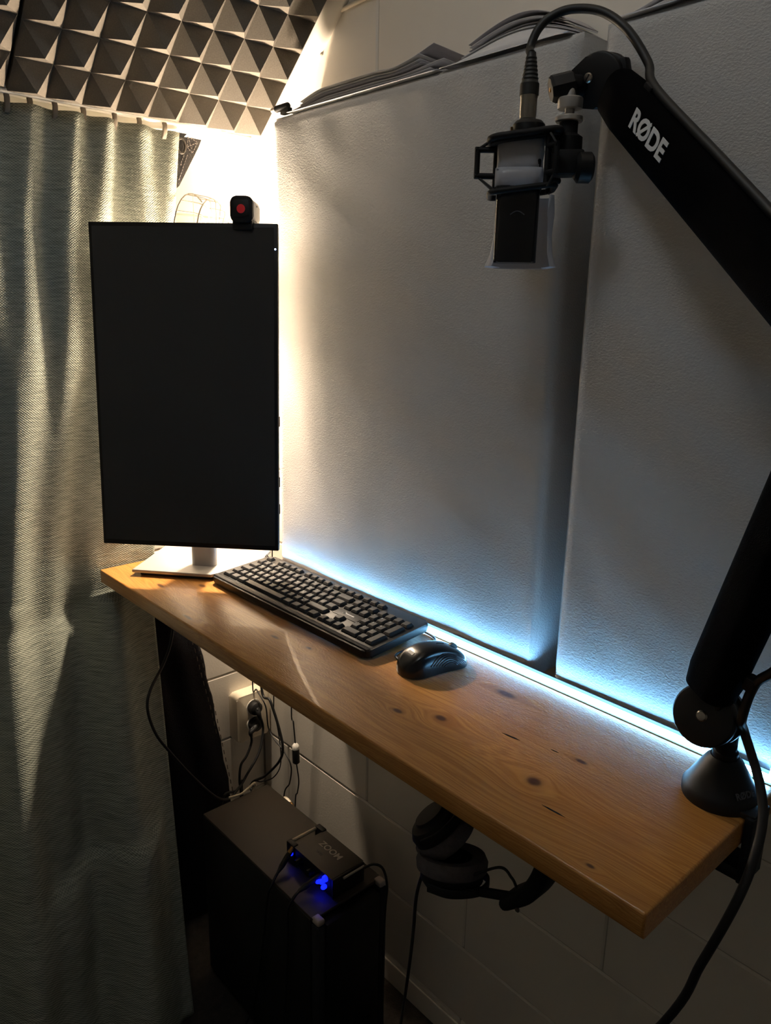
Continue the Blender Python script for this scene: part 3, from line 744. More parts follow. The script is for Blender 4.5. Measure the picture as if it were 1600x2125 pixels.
# ------------------------------------------------------------------ mouse
mo = thing('mouse', 'black mouse with ribbed side grips beside the keyboard', 'mouse', (-0.722, -0.195, ZD))
ML = 0.112; mM = frame((-0.727, -0.200, ZD), (math.cos(R(-14)), math.sin(R(-14)), 0), (-math.sin(R(-14)), math.cos(R(-14)), 0), (0, 0, 1))
def mouse_w(t): return 0.0315*(0.93+0.07*math.cos(t*5.2))*max(0.0, 1-abs(2*t-1)**4.5)**0.5      # half width, t 0 back .. 1 front
def mouse_h(t): return 0.004+0.034*max(0, math.sin(math.pi*(0.10+0.80*t)**0.85))**0.75*max(0.0, 1-abs(2*t-1)**5)**0.5
bm = BM(); NR, NSG = 26, 28; RN = []
for i in range(NR+1):
    t = 0.004+0.992*i/NR; row = []
    for k in range(NSG+1):
        a = math.pi*k/NSG; c, s_ = math.cos(a), math.sin(a)
        wd = mouse_w(t)*(1-0.10*math.sin(math.pi*t)*(math.sin(a) < 0.75)*(1-abs(c)**6*0.2))
        row.append(bm.verts.new(mM @ V((wd*math.copysign(abs(c)**0.62, c), (t-0.5)*ML, 0.0015+mouse_h(t)*abs(s_)**0.72))))
    RN.append(row)
for i in range(NR):
    for k in range(NSG): bm.faces.new((RN[i][k], RN[i][k+1], RN[i+1][k+1], RN[i+1][k]))
    bm.faces.new((RN[i][NSG], RN[i][0], RN[i+1][0], RN[i+1][NSG]))
bm.faces.new(RN[0]); bm.faces.new(RN[-1][::-1])
shell = finish(bm, 'shell', 'mouse_black', mo, 60)
def on_mouse(t, k):
    i = min(NR-1e-6, t*NR); a = math.pi*k; c, s_ = math.cos(a), math.sin(a)
    wd = mouse_w(t)*(1-0.10*math.sin(math.pi*t)*(math.sin(a) < 0.75)*(1-abs(c)**6*0.2))
    return mM @ V((wd*math.copysign(abs(c)**0.62, c), (t-0.5)*ML, 0.0015+mouse_h(t)*abs(s_)**0.72))
for side in (0, 1):
    # ribbed grip: nested arches on the flank
    for q in range(6):
        pts = []
        for m_ in range(13):
            tt = m_/12; t = 0.34+0.045*q+(0.90-0.34-0.075*q)*tt; kk = (0.04+ (0.20-0.030*q)*math.sin(math.pi*(0.08+0.84*tt)))
            pts.append(on_mouse(t, kk if side == 0 else 1-kk)+ (mM.to_3x3() @ V((0.0003 if side == 0 else -0.0003, 0, 0.0002))))
        tube('grip_rib', pts, 0.0010 if side == 0 else 0.0007, 'mouse_rib', shell, 6, 2)
tube('seam', [on_mouse(0.55+0.04*k, 0.5)+V((0, 0, 0.0001)) for k in range(4)], 0.0005, 'matte_black', mo, 5, 3)
lathe('wheel', [(0.006, -0.003), (0.0085, -0.0025), (0.0085, 0.0025), (0.006, 0.003)], axis_frame(on_mouse(0.80, 0.5)-V((0, 0, 0.0045)), mM.to_3x3() @ V((1, 0, 0))), 'rubber', mo, 20)
bm = BM(); a_box(bm, (0.014, 0.005, 0.0004), frame(on_mouse(0.17, 0.5)+V((0, 0, 0.0002)), mM.to_3x3() @ V((1, 0, 0)), (on_mouse(0.2, 0.5)-on_mouse(0.14, 0.5)), (mM.to_3x3() @ V((1, 0, 0))).cross(on_mouse(0.2, 0.5)-on_mouse(0.14, 0.5)))); finish(bm, 'logo_mark', 'logo_dim', mo)

# ------------------------------------------------------------------ boom arm
B = px(1472, 1482, d=0.82); E_ = px(1775, 760, d=0.62); Jn = px(1262, 172, d=0.875)
an = (E_-B).cross(Jn-E_).normalized()
if an.dot(CAM-Jn) < 0: an = -an
hn = (an*0.4+(CAM-B).normalized()*0.6).normalized(); hn2 = (an*0.45+(CAM-Jn).normalized()*0.55).normalized()
arm = thing('boom_arm', 'black sleeved microphone boom arm clamped to the desk end', 'boom arm', (-0.300, -0.178, ZD))
BC = V((-0.3005, -0.178, ZD))
lathe('base_cone', [(0.0395, 0), (0.040, 0.002), (0.040, 0.011), (0.0375, 0.0145), (0.0195, 0.046), (0.015, 0.050), (0, 0.050)], Matrix.Translation(BC), 'black_plastic', arm, 48)
lathe('spigot', [(0.0135, 0.048), (0.0135, 0.056), (0.0115, 0.058), (0.011, 0.075)], Matrix.Translation(BC), 'matte_black', arm, 24)
cdir = (CAM-BC); cdir.z = 0; cdir = Matrix.Rotation(R(48), 3, 'Z') @ cdir.normalized()
cn = (cdir*0.86+V((0, 0, 0.5))).normalized(); ct = V((0, 0, 1)).cross(cdir).normalized()
text('logo', 'RØDE', 0.0095, frame(BC+cdir*0.0338+V((0, 0, 0.0215)), ct, cn.cross(ct), cn), 'logo_dim', arm, 0.0003)
# knuckle
bm = BM(); a_tube(bm, [BC+V((0, 0, 0.062)), BC.lerp(B, 0.75)+V((0, 0, 0.012)), B], 0.0125, 16, 4); finish(bm, 'knuckle', 'matte_black', arm, 60)
for sgn in (1, -1):
    _hd = lathe('hinge_disc', [(0, 0.006), (0.024, 0.006), (0.031, 0.0035), (0.033, 0), (0.033, -0.006), (0, -0.006)], axis_frame(B+hn*(0.0165*sgn), hn*sgn), 'black_plastic', arm, 40)
    if sgn == 1: hdisc = _hd
lathe('hinge_core', [(0.029, -0.012), (0.029, 0.012)], axis_frame(B, hn), 'matte_black', arm, 32)
lathe('hinge_screw', [(0, 0.003), (0.0045, 0.0025), (0.006, 0.0008), (0.006, 0)], axis_frame(B+hn*0.0222, hn), 'steel', hdisc, 16)
def stadium(w_, t_): return rrect(w_, t_, min(w_, t_)*0.42, 6)
def arm_tube(name, p, q, wa, wb, ta, m='neoprene'):
    d = (q-p).normalized(); wdir = d.cross(an)
    bm = BM(); n = 14; P = [p.lerp(q, k/n) for k in range(n+1)]
    def prof(t):
        f = 1-0.10*max(0, 1-t/0.035)**2-0.10*max(0, 1-(1-t)/0.035)**2
        return stadium((wa+(wb-wa)*t)*f, ta*f)
    a_sweep(bm, prof, P, wdir); return finish(bm, name, m, arm, 50)
dl = (E_-B).normalized(); du = (Jn-E_).normalized()
arm_tube('lower_sleeve', B+dl*0.036+px(1460, 1420, d=0.82)-px(1480, 1420, d=0.82), E_-dl*0.03, 0.056, 0.056, 0.044)
arm_tube('upper_sleeve', E_+du*0.03, Jn-du*0.022, 0.057, 0.057, 0.042)
obox('lower_core', (0.034, 0.022, 0.05), frame(B+dl*0.026, dl.cross(an), an, dl), 'matte_black', arm, 0.004)
lathe('elbow', [(0, 0.020), (0.026, 0.020), (0.03, 0.016), (0.03, -0.016), (0.026, -0.020), (0, -0.020)], axis_frame(E_, an), 'black_plastic', arm, 32)
# head: teardrop cheek plates with screw, knob and stud
hd = -(px(1300, 150, d=0.875)-px(1165, 182, d=0.875)).normalized()     # towards the knob
hd = (hd-hn2*hd.dot(hn2)).normalized(); hw = hn2.cross(hd)
def tear(sc=1.0):
    out = []
    for k in range(22):
        a = R(70+220*k/21); out.append((0.028*sc*math.cos(a), 0.029*sc*math.sin(a)))
    return out+[(0.030*sc, -0.019*sc), (0.042*sc, -0.013*sc), (0.042*sc, 0.013*sc), (0.026*sc, 0.021*sc)]
HC = px(1252, 168, d=0.872)
for sgn, off in ((1, 0.004), (-1, -0.016)):
    bm = BM(); a_prism(bm, tear(), 0.012, frame(HC+hn2*off, hd, hw, hn2), 0.003); finish(bm, 'head_cheek', 'black_plastic', arm, 40)
obox('head_core', (0.04, 0.03, 0.016), frame(HC-hd*0.012, hd, hw, hn2), 'matte_black', arm, 0.004)
hscr = lathe('head_screw', [(0, 0.0024), (0.004, 0.002), (0.0052, 0.0006), (0.0052, 0)], axis_frame(HC+hn2*0.0162+(px(1234, 163, d=0.872)-px(1252, 168, d=0.872)), hn2), 'steel', arm, 16)
obox('screw_slot', (0.0085, 0.0012, 0.0006), frame(HC+hn2*0.0186+(px(1234, 163, d=0.872)-px(1252, 168, d=0.872)), hd+hw, hw-hd, hn2), 'matte_black', hscr)
KC = px(1166, 181, d=0.868)
hknob = lathe('head_knob', [(0, 0.013), (0.0125, 0.013), (0.0148, 0.010), (0.0148, -0.012), (0.0125, -0.014), (0, -0.014)], axis_frame(KC, hd*0.75+hn2*0.65, V((0, 0, 1))), 'black_plastic', arm, 8, 30)
lathe('knob_pin', [(0, 0.0145), (0.0022, 0.0142), (0.003, 0.0125)], axis_frame(KC, hd*0.75+hn2*0.65), 'brass', hknob, 12)
bm = BM(); a_tube(bm, [KC-hd*0.004, HC+hd*0.02], 0.0125, 14, 0); finish(bm, 'head_neck', 'black_plastic', arm, 50)
_r = ray(1343, 281); tx = CAM + _r*((E_+an*0.0213-CAM).dot(an)/_r.dot(an))
tcen = E_+du*((tx-E_).dot(du)); wdir_u = du.cross(an)
off_w = (tx-tcen).dot(wdir_u)
text('logo', 'RØDE', 0.027, frame(tx, -du, an.cross(-du), an), 'logo_white', arm, 0.0009, 0.0003, 1.0)
# clamp gripping the desk end
bm = BM(); a_bounds(bm, (XR+0.001, -0.205, 0.862), (XR+0.011, -0.163, ZD+0.006), 0.002); finish(bm, 'clamp_plate', 'black_plastic', arm, 40)
bm = BM(); a_bounds(bm, (-0.310, -0.201, ZD+0.0002), (XR+0.010, -0.167, ZD+0.008), 0.002); finish(bm, 'clamp_top', 'black_plastic', arm, 40)
bm = BM(); a_bounds(bm, (-0.325, -0.203, 0.862), (XR+0.010, -0.165, 0.878), 0.003); finish(bm, 'clamp_jaw', 'black_plastic', arm, 40)
lathe('clamp_screw', [(0.0055, 0.045), (0.0055, 0.0), (0.004, -0.012)], Matrix.Translation((-0.31, -0.184, 0.862)), 'steel', arm, 14)
lathe('clamp_handle', [(0.012, -0.028), (0.014, -0.024), (0.014, -0.012), (0.008, -0.008)], Matrix.Translation((-0.31, -0.184, 0.862)), 'black_plastic', arm, 6)

# ------------------------------------------------------------------ shock mount, microphone, wrap
MT = px(1097, 268, d=0.88)                                    # centre of the mount top
mnr = V((0.66, -0.75, 0)).normalized(); mrr = V((0, 0, 1)).cross(mnr)
def MP(a, b2, c): return MT+mrr*a+mnr*b2+V((0, 0, c))
mic = thing('microphone', 'black box-shaped condenser microphone hanging upside down in its mount', 'microphone', MP(0, 0, -0.145))
bm = BM(); a_prism(bm, rrect(0.049, 0.032, 0.006), 0.082, frame(MP(-0.008, 0.004, -0.146), mrr, -mnr, V((0, 0, -1))) @ Matrix.Scale(-1, 4, V((0, 0, 1))), 0.004); finish(bm, 'grille', 'mouse_black', mic, 40)
bm = BM(); a_prism(bm, rrect(0.049, 0.036, 0.006), 0.060, frame(MP(-0.008, 0.0, -0.066), mrr, -mnr, V((0, 0, -1))) @ Matrix.Scale(-1, 4, V((0, 0, 1))), 0.003); finish(bm, 'body', 'matte_black', mic, 40)
bm = BM(); a_prism(bm, rrect(0.052, 0.036, 0.006), 0.004, frame(MP(-0.008, 0.003, -0.0665), mrr, -mnr, V((0, 0, -1))) @ Matrix.Scale(-1, 4, V((0, 0, 1))), 0.001); finish(bm, 'trim_ring', 'matte_black', mic, 40)
bm = BM(); a_tube(bm, [MP(-0.016+0.016*k/6, 0.0205, -0.094+0.004*math.sin(math.pi*k/6)) for k in range(7)], 0.0006, 5, 0); finish(bm, 'emblem', 'logo_dim', mic)
lathe('collar', [(0.0185, -0.012), (0.0185, 0.004), (0.015, 0.008), (0.011, 0.009)], Matrix.Translation(MP(0, 0, 0)), 'black_plastic', mic, 24)
bm = BM(); a_tube(bm, [MP(-0.0195, 0.002, -0.014), MP(-0.0195, 0.002, 0.002)], 0.0012, 6, 0); finish(bm, 'collar_pin', 'brass', mic)
wr = thing('plastic_wrap', 'crumpled clear plastic wrap around the microphone', 'plastic wrap', MP(0, 0, -0.15))
def film(name, rows_, nseg=36, jit=0.0012, seed=0, arc=(0, 1)):
    bm = BM(); G = []
    for r_i, (z_, hx, hy, cx_, cy_) in enumerate(rows_):
        row = []
        for k in range(nseg+1):
            a = 2*math.pi*(arc[0]+(arc[1]-arc[0])*k/nseg); c, s_ = math.cos(a), math.sin(a)
            p = MP(cx_+hx*math.copysign(abs(c)**0.5, c), cy_+hy*math.copysign(abs(s_)**0.5, s_), z_)
            n_ = noise.noise(V((c*3+seed, s_*3, z_*60)))
            row.append(bm.verts.new(p+(p-MP(cx_, cy_, z_)).normalized()*n_*jit*(1+r_i % 2)))
        G.append(row)
    for A, B2 in zip(G, G[1:]):
        for k in range(nseg): bm.faces.new((A[k], A[k+1], B2[k+1], B2[k]))
    o = finish(bm, name, 'plastic_film', wr, 70, recalc=False); m_ = o.modifiers.new('thickness', 'SOLIDIFY'); m_.thickness = 0.0004
    return o
film('upper_film', [(-0.012, 0.0262, 0.0200, -0.008, 0), (-0.024, 0.0270, 0.0206, -0.008, 0), (-0.036, 0.0262, 0.0200, -0.008, 0), (-0.046, 0.0268, 0.0204, -0.008, 0)], 40, 0.001, 1)
film('band', [(-0.043, 0.0275, 0.0212, -0.008, 0), (-0.052, 0.0278, 0.0214, -0.008, 0), (-0.063, 0.0276, 0.0212, -0.008, 0)], 40, 0.0006, 4)
film('lower_bag', [(-0.070, 0.034, 0.020, 0.001, -0.011), (-0.09, 0.034, 0.020, 0.001, -0.011), (-0.115, 0.034, 0.020, 0.001, -0.011), (-0.135, 0.036, 0.0225, 0.0, -0.009), (-0.150, 0.041, 0.026, -0.001, -0.008), (-0.1515, 0.030, 0.018, -0.001, -0.008)], 40, 0.002, 7, (0.36, 1.14))
smo = thing('shock_mount', 'black cage shock mount with elastic cords holding the microphone', 'shock mount', MP(0, 0, -0.06))
tilt = Matrix.Rotation(R(0), 3, 'X')
def ringpts(w_, d_, z_, r_=0.012, n_=5): return [MP(-0.004+a, b2, z_+a*0.12) for a, b2 in rrect(w_, d_, r_, n_)]
bm = BM(); a_sweep_pts = ringpts(0.078, 0.062, -0.0095); a_tube(bm, a_sweep_pts, 0.0038, 8, 0, True); finish(bm, 'outer_ring', 'matte_black', smo, 60)
bm = BM(); a_tube(bm, ringpts(0.074, 0.058, -0.0665), 0.0034, 8, 0, True); finish(bm, 'outer_ring', 'matte_black', smo, 60)
bm = BM(); a_prism(bm, [(x-0.004, y) for x, y in rrect(0.078, 0.060, 0.012)], 0.004, frame(MP(0, 0, -0.0105), mrr+V((0, 0, 0.12)), mnr, (mrr+V((0, 0, 0.12))).cross(mnr)) , 0.001); finish(bm, 'top_plate', 'matte_black', smo, 40)
corners = []
for a, b2 in ((-0.043, 0.004), (0.026, 0.032), (0.034, -0.026), (-0.022, -0.034)):
    corners.append((a, b2))
    tube('post', [MP(a*0.82, b2*0.82, -0.0115), MP(a*0.82, b2*0.82, -0.066)], 0.0031, 'matte_black', smo, 8, 0)
    o_ = 1.32 if a < 0 else 1.15
    tube('outer_post', [MP(a*o_, b2*o_, -0.020), MP(a*o_, b2*o_, -0.053)], 0.0033, 'matte_black', smo, 8, 0)
    for z_ in (-0.0225, -0.0505): tube('peg', [MP(a*(o_+0.06), b2*(o_+0.06), z_), MP(a*0.80, b2*0.80, z_)], 0.0034, 'matte_black', smo, 8, 0)
    for dz, zz in ((-0.0105, -0.0215), (-0.0655, -0.0515)):
        for sp_ in (-0.006, 0.006): tube('elastic_cord', [MP(a*o_*0.98, b2*o_, zz), MP(a*0.86, b2*0.86+sp_, dz)], 0.0014, 'rubber', smo, 6, 0)
# side bracket, swivel and adapter stud
SWP = px(1180, 262, d=0.872)
bm = BM(); a_tube(bm, [MP(0.030, 0, -0.010), SWP+V((0, 0, -0.016))], 0.011, 12, 0); finish(bm, 'bracket', 'matte_black', smo, 50)
lathe('swivel', [(0.0165, -0.052), (0.0175, -0.045), (0.0165, -0.012), (0.0105, -0.008), (0.0105, 0.006)], Matrix.Translation(SWP), 'matte_black', smo, 24)
lathe('swivel_knob', [(0, 0.012), (0.013, 0.012), (0.0165, 0.009), (0.0165, -0.004), (0.012, -0.008), (0, -0.008)], axis_frame(px(1207, 348, d=0.868), mrr*0.9-mnr*0.1), 'black_plastic', smo, 24)
obox('swivel_block', (0.034, 0.022, 0.026), frame(px(1178, 338, d=0.872), mrr, mnr, (0, 0, -1)) @ Matrix.Scale(-1, 4, V((0, 0, 1))), 'matte_black', smo, 0.003)
adp = lathe('adapter_disc', [(0.0145, 0.004), (0.0155, 0.005), (0.0155, 0.009), (0.0145, 0.010)], Matrix.Translation(SWP), 'silver', smo, 28)
lathe('adapter_nut', [(0.0135, 0.0175), (0.0140, 0.019), (0.0140, 0.028), (0.0130, 0.029)], Matrix.Translation(SWP), 'silver', smo, 28)
lathe('adapter_stud', [(0.0055, 0.008), (0.0055, 0.040), (0.0045, 0.046)], Matrix.Translation(SWP), 'silver', smo, 16)

# ------------------------------------------------------------------ microphone cable with its plug
mc = thing('microphone_cable', 'thick black microphone cable looping over the boom arm to the floor', 'cable', (-0.27, -0.25, 0.0))
XB = px(1095, 247, d=0.88)
lathe('plug_shell', [(0.0092, 0), (0.0092, 0.002), (0.0096, 0.003), (0.0096, 0.021), (0.0100, 0.022), (0.0100, 0.026)], Matrix.Translation(XB), 'steel', mc, 24)
lathe('plug_boot', [(0.0108, 0.024), (0.0108, 0.036)] + [q for k in range(7) for q in ((0.0100-0.0006*k, 0.037+0.0042*k), (0.0090-0.0006*k, 0.0392+0.0042*k))] + [(0.005, 0.068)], Matrix.Translation(XB), 'rubber', mc, 20, 30)
wu = wdir_u if wdir_u.z > 0 else -wdir_u
def along(p): # point on top edge of upper arm nearest to p
    return E_+du*((p-E_).dot(du))+wu*0.0325-an*0.002
wl = dl.cross(an); wl = wl if wl.dot(V((1, 0, 0))) > 0 else -wl
bx = XB+V((0, 0, 0.066))
cpts = [bx, px(1100, 100, d=0.876), px(1116, 62, d=0.872), px(1142, 36, d=0.868), px(1186, 19, d=0.862), px(1248, 24, d=0.853), px(1302, 62, d=0.842), px(1345, 130, d=0.832), along(px(1385, 205, d=0.82)), along(px(1500, 340, d=0.74)), along(px(1600, 460, d=0.69)), E_-du*0.05+wu*0.034, E_+dl*0.04+du*0.02, E_-dl*0.04+wl*0.036, B+dl*0.22+wl*0.046, B+dl*0.12+wl*0.050, B+dl*0.075+wl*0.034, B+dl*0.03+wl*0.036, px(1545, 1520, d=0.815), px(1575, 1620, d=0.795), px(1583, 1700, d=0.78), px(1562, 1790, d=0.77), px(1524, 1880, d=0.77), px(1455, 2000, d=0.80), px(1375, 2125, d=0.84), V((-0.40, -0.33, 0.45)), V((-0.42, -0.30, 0.12)), V((-0.40, -0.30, 0.008)), V((-0.25, -0.36, 0.006)), V((0.05, -0.4, 0.006))]
tube('cord', cpts, 0.0048, 'rubber', mc, 10, 8)
for pt in (along(px(1375, 195, d=0.82)), B+dl*0.072+wl*0.034):
    bm = BM(); a_box(bm, (0.014, 0.012, 0.016), axis_frame(pt-(wu if pt.z > 1.4 else wl)*0.004, du if pt.z > 1.4 else dl), 0.003); finish(bm, 'cable_clip', 'matte_black', arm, 40)

# ------------------------------------------------------------------ headphones hanging under the desk
hp = thing('headphones', 'black over-ear headphones with grey pads hanging under the desk', 'headphones', (-0.55, -0.31, 0.80))
YH = -0.315
def HP(u_, v_, y=YH): return px(u_, v_, y=y)
def cup(cu, ax, shell_r, pad_r, tag_):
    M = axis_frame(cu, ax, V((0, 1, 0)))
    pad_ = lathe('ear_pad', [(pad_r*0.52, 0.008), (pad_r*0.70, 0.0115), (pad_r*0.92, 0.012), (pad_r*1.0, 0.004), (pad_r*0.98, -0.006), (pad_r*0.86, -0.010), (pad_r*0.5, -0.010)], M, 'pad', hp, 32, 60)
    lathe('speaker_cloth', [(pad_r*0.56, 0.0095), (0, 0.0095)], M, 'neoprene', pad_, 32)
    lathe('ear_shell', [(pad_r*0.9, -0.008), (shell_r, -0.011), (shell_r, -0.019), (shell_r*0.86, -0.027), (shell_r*0.62, -0.030), (shell_r*0.58, -0.034), (0, -0.035)], M, 'matte_black', hp, 32, 35)
c2 = HP(938, 1790); c1 = HP(922, 1728, y=YH+0.012)
ax2 = (V((-0.22, 0.22, 1.0))).normalized(); ax1 = (V((0.52, 0.34, -0.75))).normalized()
cup(c2, ax2, 0.041, 0.047, 2); cup(c1, ax1, 0.039, 0.044, 1)
def yoke(c, ax, jn, r_):
    M = axis_frame(c-ax*0.020, ax, V((0, 1, 0)))
    d_ = (jn-c); d_ = (d_-ax*d_.dot(ax)).normalized(); s_ = ax.cross(d_)
    q = c-ax*0.020
    pts = [q+s_*r_, q+s_*r_*0.80+d_*r_*0.72, q+d_*r_*1.12, q-s_*r_*0.80+d_*r_*0.72, q-s_*r_]
    bm = BM(); a_sweep(bm, rrect(0.011, 0.004, 0.0015, 2), spline(pts, 6), ax); finish(bm, 'yoke', 'matte_black', hp, 50)
    return q+d_*r_*1.12
j2 = HP(1068, 1862); y2 = yoke(c2, ax2, j2, 0.044)
j1 = HP(1010, 1640, y=YH+0.02); y1 = yoke(c1, ax1, j1, 0.042)
bm = BM(); a_sweep(bm, rrect(0.012, 0.006, 0.002, 2), spline([y2, y2.lerp(j2, 0.6), j2], 4), ax2); finish(bm, 'slider', 'matte_black', hp, 50)
band = [j2-(HP(1110, 1835)-j2)*0.25, j2, HP(1108, 1845), HP(1138, 1800), HP(1146, 1745), HP(1122, 1708), HP(1075, 1684), y1+V((0.012, 0, 0.006))]
bm = BM(); a_sweep(bm, lambda t: rrect(0.036, 0.021-0.008*abs(2*t-1)**3, 0.006, 3), spline(band, 6), (0, 1, 0)); finish(bm, 'headband', 'matte_black', hp, 50)
tube('band_wire', [c2+V((0.030, -0.01, 0.0)), HP(1035, 1800), HP(1062, 1822), HP(1072, 1842)], 0.0018, 'rubber', hp)
lathe('band_rivet', [(0, 0.002), (0.003, 0.0016), (0.003, 0)], axis_frame(HP(1094, 1872)+V((0, -0.018, 0)), (0.2, -1, 0)), 'steel', hp, 12)
tube('cable', [c2+V((-0.040, 0.0, -0.010)), HP(866, 1850), HP(858, 1930), HP(850, 2000), V((-0.72, -0.26, 0.20)), V((-0.735, -0.22, 0.008)), V((-0.80, -0.10, 0.006)), V((-0.86, -0.05, 0.006))], 0.0024, 'rubber', hp)
hk = thing('headphone_hook', 'metal hook under the desk carrying the headphones', 'hook', (-0.46, YH, ZD-TH))
hx = HP(1146, 1745)
tube('hook', [V((hx.x-0.02, YH, ZD-TH)), V((hx.x-0.02, YH, hx.z+0.02)), V((hx.x-0.012, YH, hx.z-0.002)), V((hx.x+0.012, YH, hx.z-0.002)), V((hx.x+0.018, YH, hx.z+0.02))], 0.002, 'steel', hk)
obox('plate', (0.03, 0.02, 0.002), Matrix.Translation((hx.x-0.02, YH, ZD-TH-0.001)), 'steel', hk)

# ------------------------------------------------------------------ computer tower
PX0, PX1, PY0, PY1, PZ = -1.296, -0.896, -0.288, -0.124, 0.410
pc = thing('computer_tower', 'black computer tower standing on the floor under the desk', 'computer', ((PX0+PX1)/2, (PY0+PY1)/2, 0))
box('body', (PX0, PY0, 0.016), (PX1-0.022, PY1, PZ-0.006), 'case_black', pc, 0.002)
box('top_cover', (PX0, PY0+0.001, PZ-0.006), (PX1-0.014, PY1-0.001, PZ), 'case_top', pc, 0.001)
box('front_bezel', (PX1-0.022, PY0+0.018, 0.016), (PX1+0.004, PY1-0.018, PZ-0.012), 'black_plastic', pc, 0.006)
for ya, yb in ((PY0, PY0+0.018), (PY1-0.018, PY1)):
    box('corner_rail', (PX1-0.020, ya, 0.016), (PX1+0.002, yb, PZ-0.010), 'key_grey', pc, 0.005)
    cap = BM(); a_bounds(cap, (PX1-0.020, ya+0.001, PZ-0.010), (PX1+0.001, yb-0.001, PZ+0.002), 0.004, 3); finish(cap, 'corner_cap', 'case_cap', pc, 40)
for xx in (PX0+0.04, PX1-0.05):
    for yy in (PY0+0.03, PY1-0.03): lathe('foot', [(0.016, 0), (0.018, 0.004), (0.018, 0.016)], Matrix.Translation((xx, yy, 0)), 'rubber', pc, 16)
for k in range(5): box('vent_slot', (PX1+0.0042, PY0+0.04, 0.06+k*0.02), (PX1+0.0050, PY1-0.04, 0.066+k*0.02), 'matte_black', pc)

# ------------------------------------------------------------------ audio interface on the tower
ai = thing('audio_interface', 'small dark audio interface with blue lights on the computer tower', 'audio interface', (-0.985, -0.195, PZ))
AX0, AX1, AY0, AY1, AZ = -1.048, -0.922, -0.2335, -0.157, PZ+0.043
box('body', (AX0+0.006, AY0+0.001, PZ+0.004), (AX1-0.004, AY1-0.001, AZ-0.001), 'matte_black', ai, 0.002)
box('top_plate', (AX0+0.006, AY0, AZ-0.001), (AX1-0.004, AY1, AZ), 'case_top', ai, 0.0004)
for yy in (AY0+0.004, AY1-0.004): 
    box('guard_post', (AX0-0.016, yy-0.006, PZ), (AX0+0.008, yy+0.006, AZ+0.002), 'black_plastic', ai, 0.002)
tube('guard_bar', [(AX0-0.013, AY0+0.006, AZ-0.003), (AX0-0.013, AY1-0.006, AZ-0.003)], 0.0035, 'cream_plastic', ai, 8, 0)
for xx in (AX0-0.0, AX1-0.014):
    box('end_foot', (xx, AY0+0.004, PZ), (xx+0.012, AY1-0.004, PZ+0.006), 'rubber', ai)
tube('front_bar', [(AX1+0.004, AY0+0.022, AZ-0.004), (AX1+0.004, AY1-0.006, AZ-0.004)], 0.0022, 'silver', ai, 8, 0)
box('front_plate', (AX1-0.005, AY0+0.001, PZ+0.002), (AX1, AY1-0.001, AZ-0.001), 'black_plastic', ai, 0.001)
tM = frame((-0.988, -0.187, AZ+0.0001), (1, 0, 0), (0, 1, 0), (0, 0, 1))
text('logo', 'ZOOM', 0.019, tM, 'logo_grey', ai, 0.0004, 0.0002, 1.05)
text('model_mark', 'U-22', 0.0085, frame((-0.997, -0.2065, AZ+0.0001), (1, 0, 0), (0, 1, 0), (0, 0, 1)), 'logo_dim', ai, 0, 0.0002)
for (x_, y_, z_, r_) in ((AX0+0.001, AY0-0.004, PZ+0.028, 0.0055), (AX1-0.020, AY0-0.003, PZ+0.036, 0.006), (AX1-0.026, AY0-0.006, PZ+0.027, 0.0045), (AX1-0.018, AY0-0.008, PZ+0.022, 0.0045), (AX1-0.034, AY0-0.008, PZ+0.024, 0.0045)):
    lathe('indicator_light', [(0, r_), (r_*0.7, r_*0.7), (r_, 0), (r_, -0.006)], axis_frame((x_, y_, z_), (0.3, -1, 0.3)), 'blue_led', ai, 14, 60)
for xx in (-1.02, -0.985): lathe('knob', [(0.008, 0), (0.007, 0.012), (0, 0.012)], axis_frame((xx, AY0+0.001, PZ+0.024), (0, -1, 0)), 'black_plastic', ai, 18)
# plugs and cables of the interface
def lead(label, pts, r_, tip=None):
    t_ = thing('audio_lead', label, 'cable', pts[-1], 'leads on the audio interface')
    tube('cord', pts, r_, 'rubber', t_, 8, 6)
    if tip: 
        d_ = (V(pts[1])-V(pts[0])).normalized()
        lathe('plug', [(0.0045, -0.006), (0.0055, 0.0), (0.0055, 0.022), (0.003, 0.034)], axis_frame(pts[0], d_), 'rubber', t_, 14)
        lathe('plug_ring', [(0.0052, -0.016), (0.0052, -0.004)], axis_frame(pts[0], d_), tip, t_, 14)
lead('black lead from the interface end nearest the far wall, over the tower edge', [V((-1.043, -0.246, PZ+0.030)), V((-1.040, -0.262, PZ+0.018)), V((-1.034, -0.279, PZ+0.010)), V((-1.030, -0.294, PZ-0.004)), V((-1.035, -0.300, PZ-0.03)), V((-1.06, -0.298, 0.25)), V((-1.10, -0.297, 0.08)), V((-1.12, -0.31, 0.006))], 0.0026, 'brass')
lead('black lead from the blue-lit front of the interface over the tower edge', [V((-0.962, -0.245, PZ+0.026)), V((-0.965, -0.262, PZ+0.020)), V((-0.968, -0.280, PZ+0.012)), V((-0.970, -0.294, PZ-0.004)), V((-0.972, -0.298, PZ-0.03)), V((-0.98, -0.297, 0.25)), V((-1.0, -0.30, 0.06)), V((-1.02, -0.32, 0.006))], 0.0026, 'rubber')
lead('black lead arching from the interface to the tower front', [V((-0.917, -0.166, PZ+0.036)), V((-0.900, -0.155, PZ+0.050)), V((-0.884, -0.146, PZ+0.045)), V((-0.876, -0.142, PZ+0.010)), V((-0.880, -0.142, PZ-0.05)), V((-0.884, -0.142, 0.2)), V((-0.875, -0.142, 0.05)), V((-0.85, -0.14, 0.006))], 0.0024)

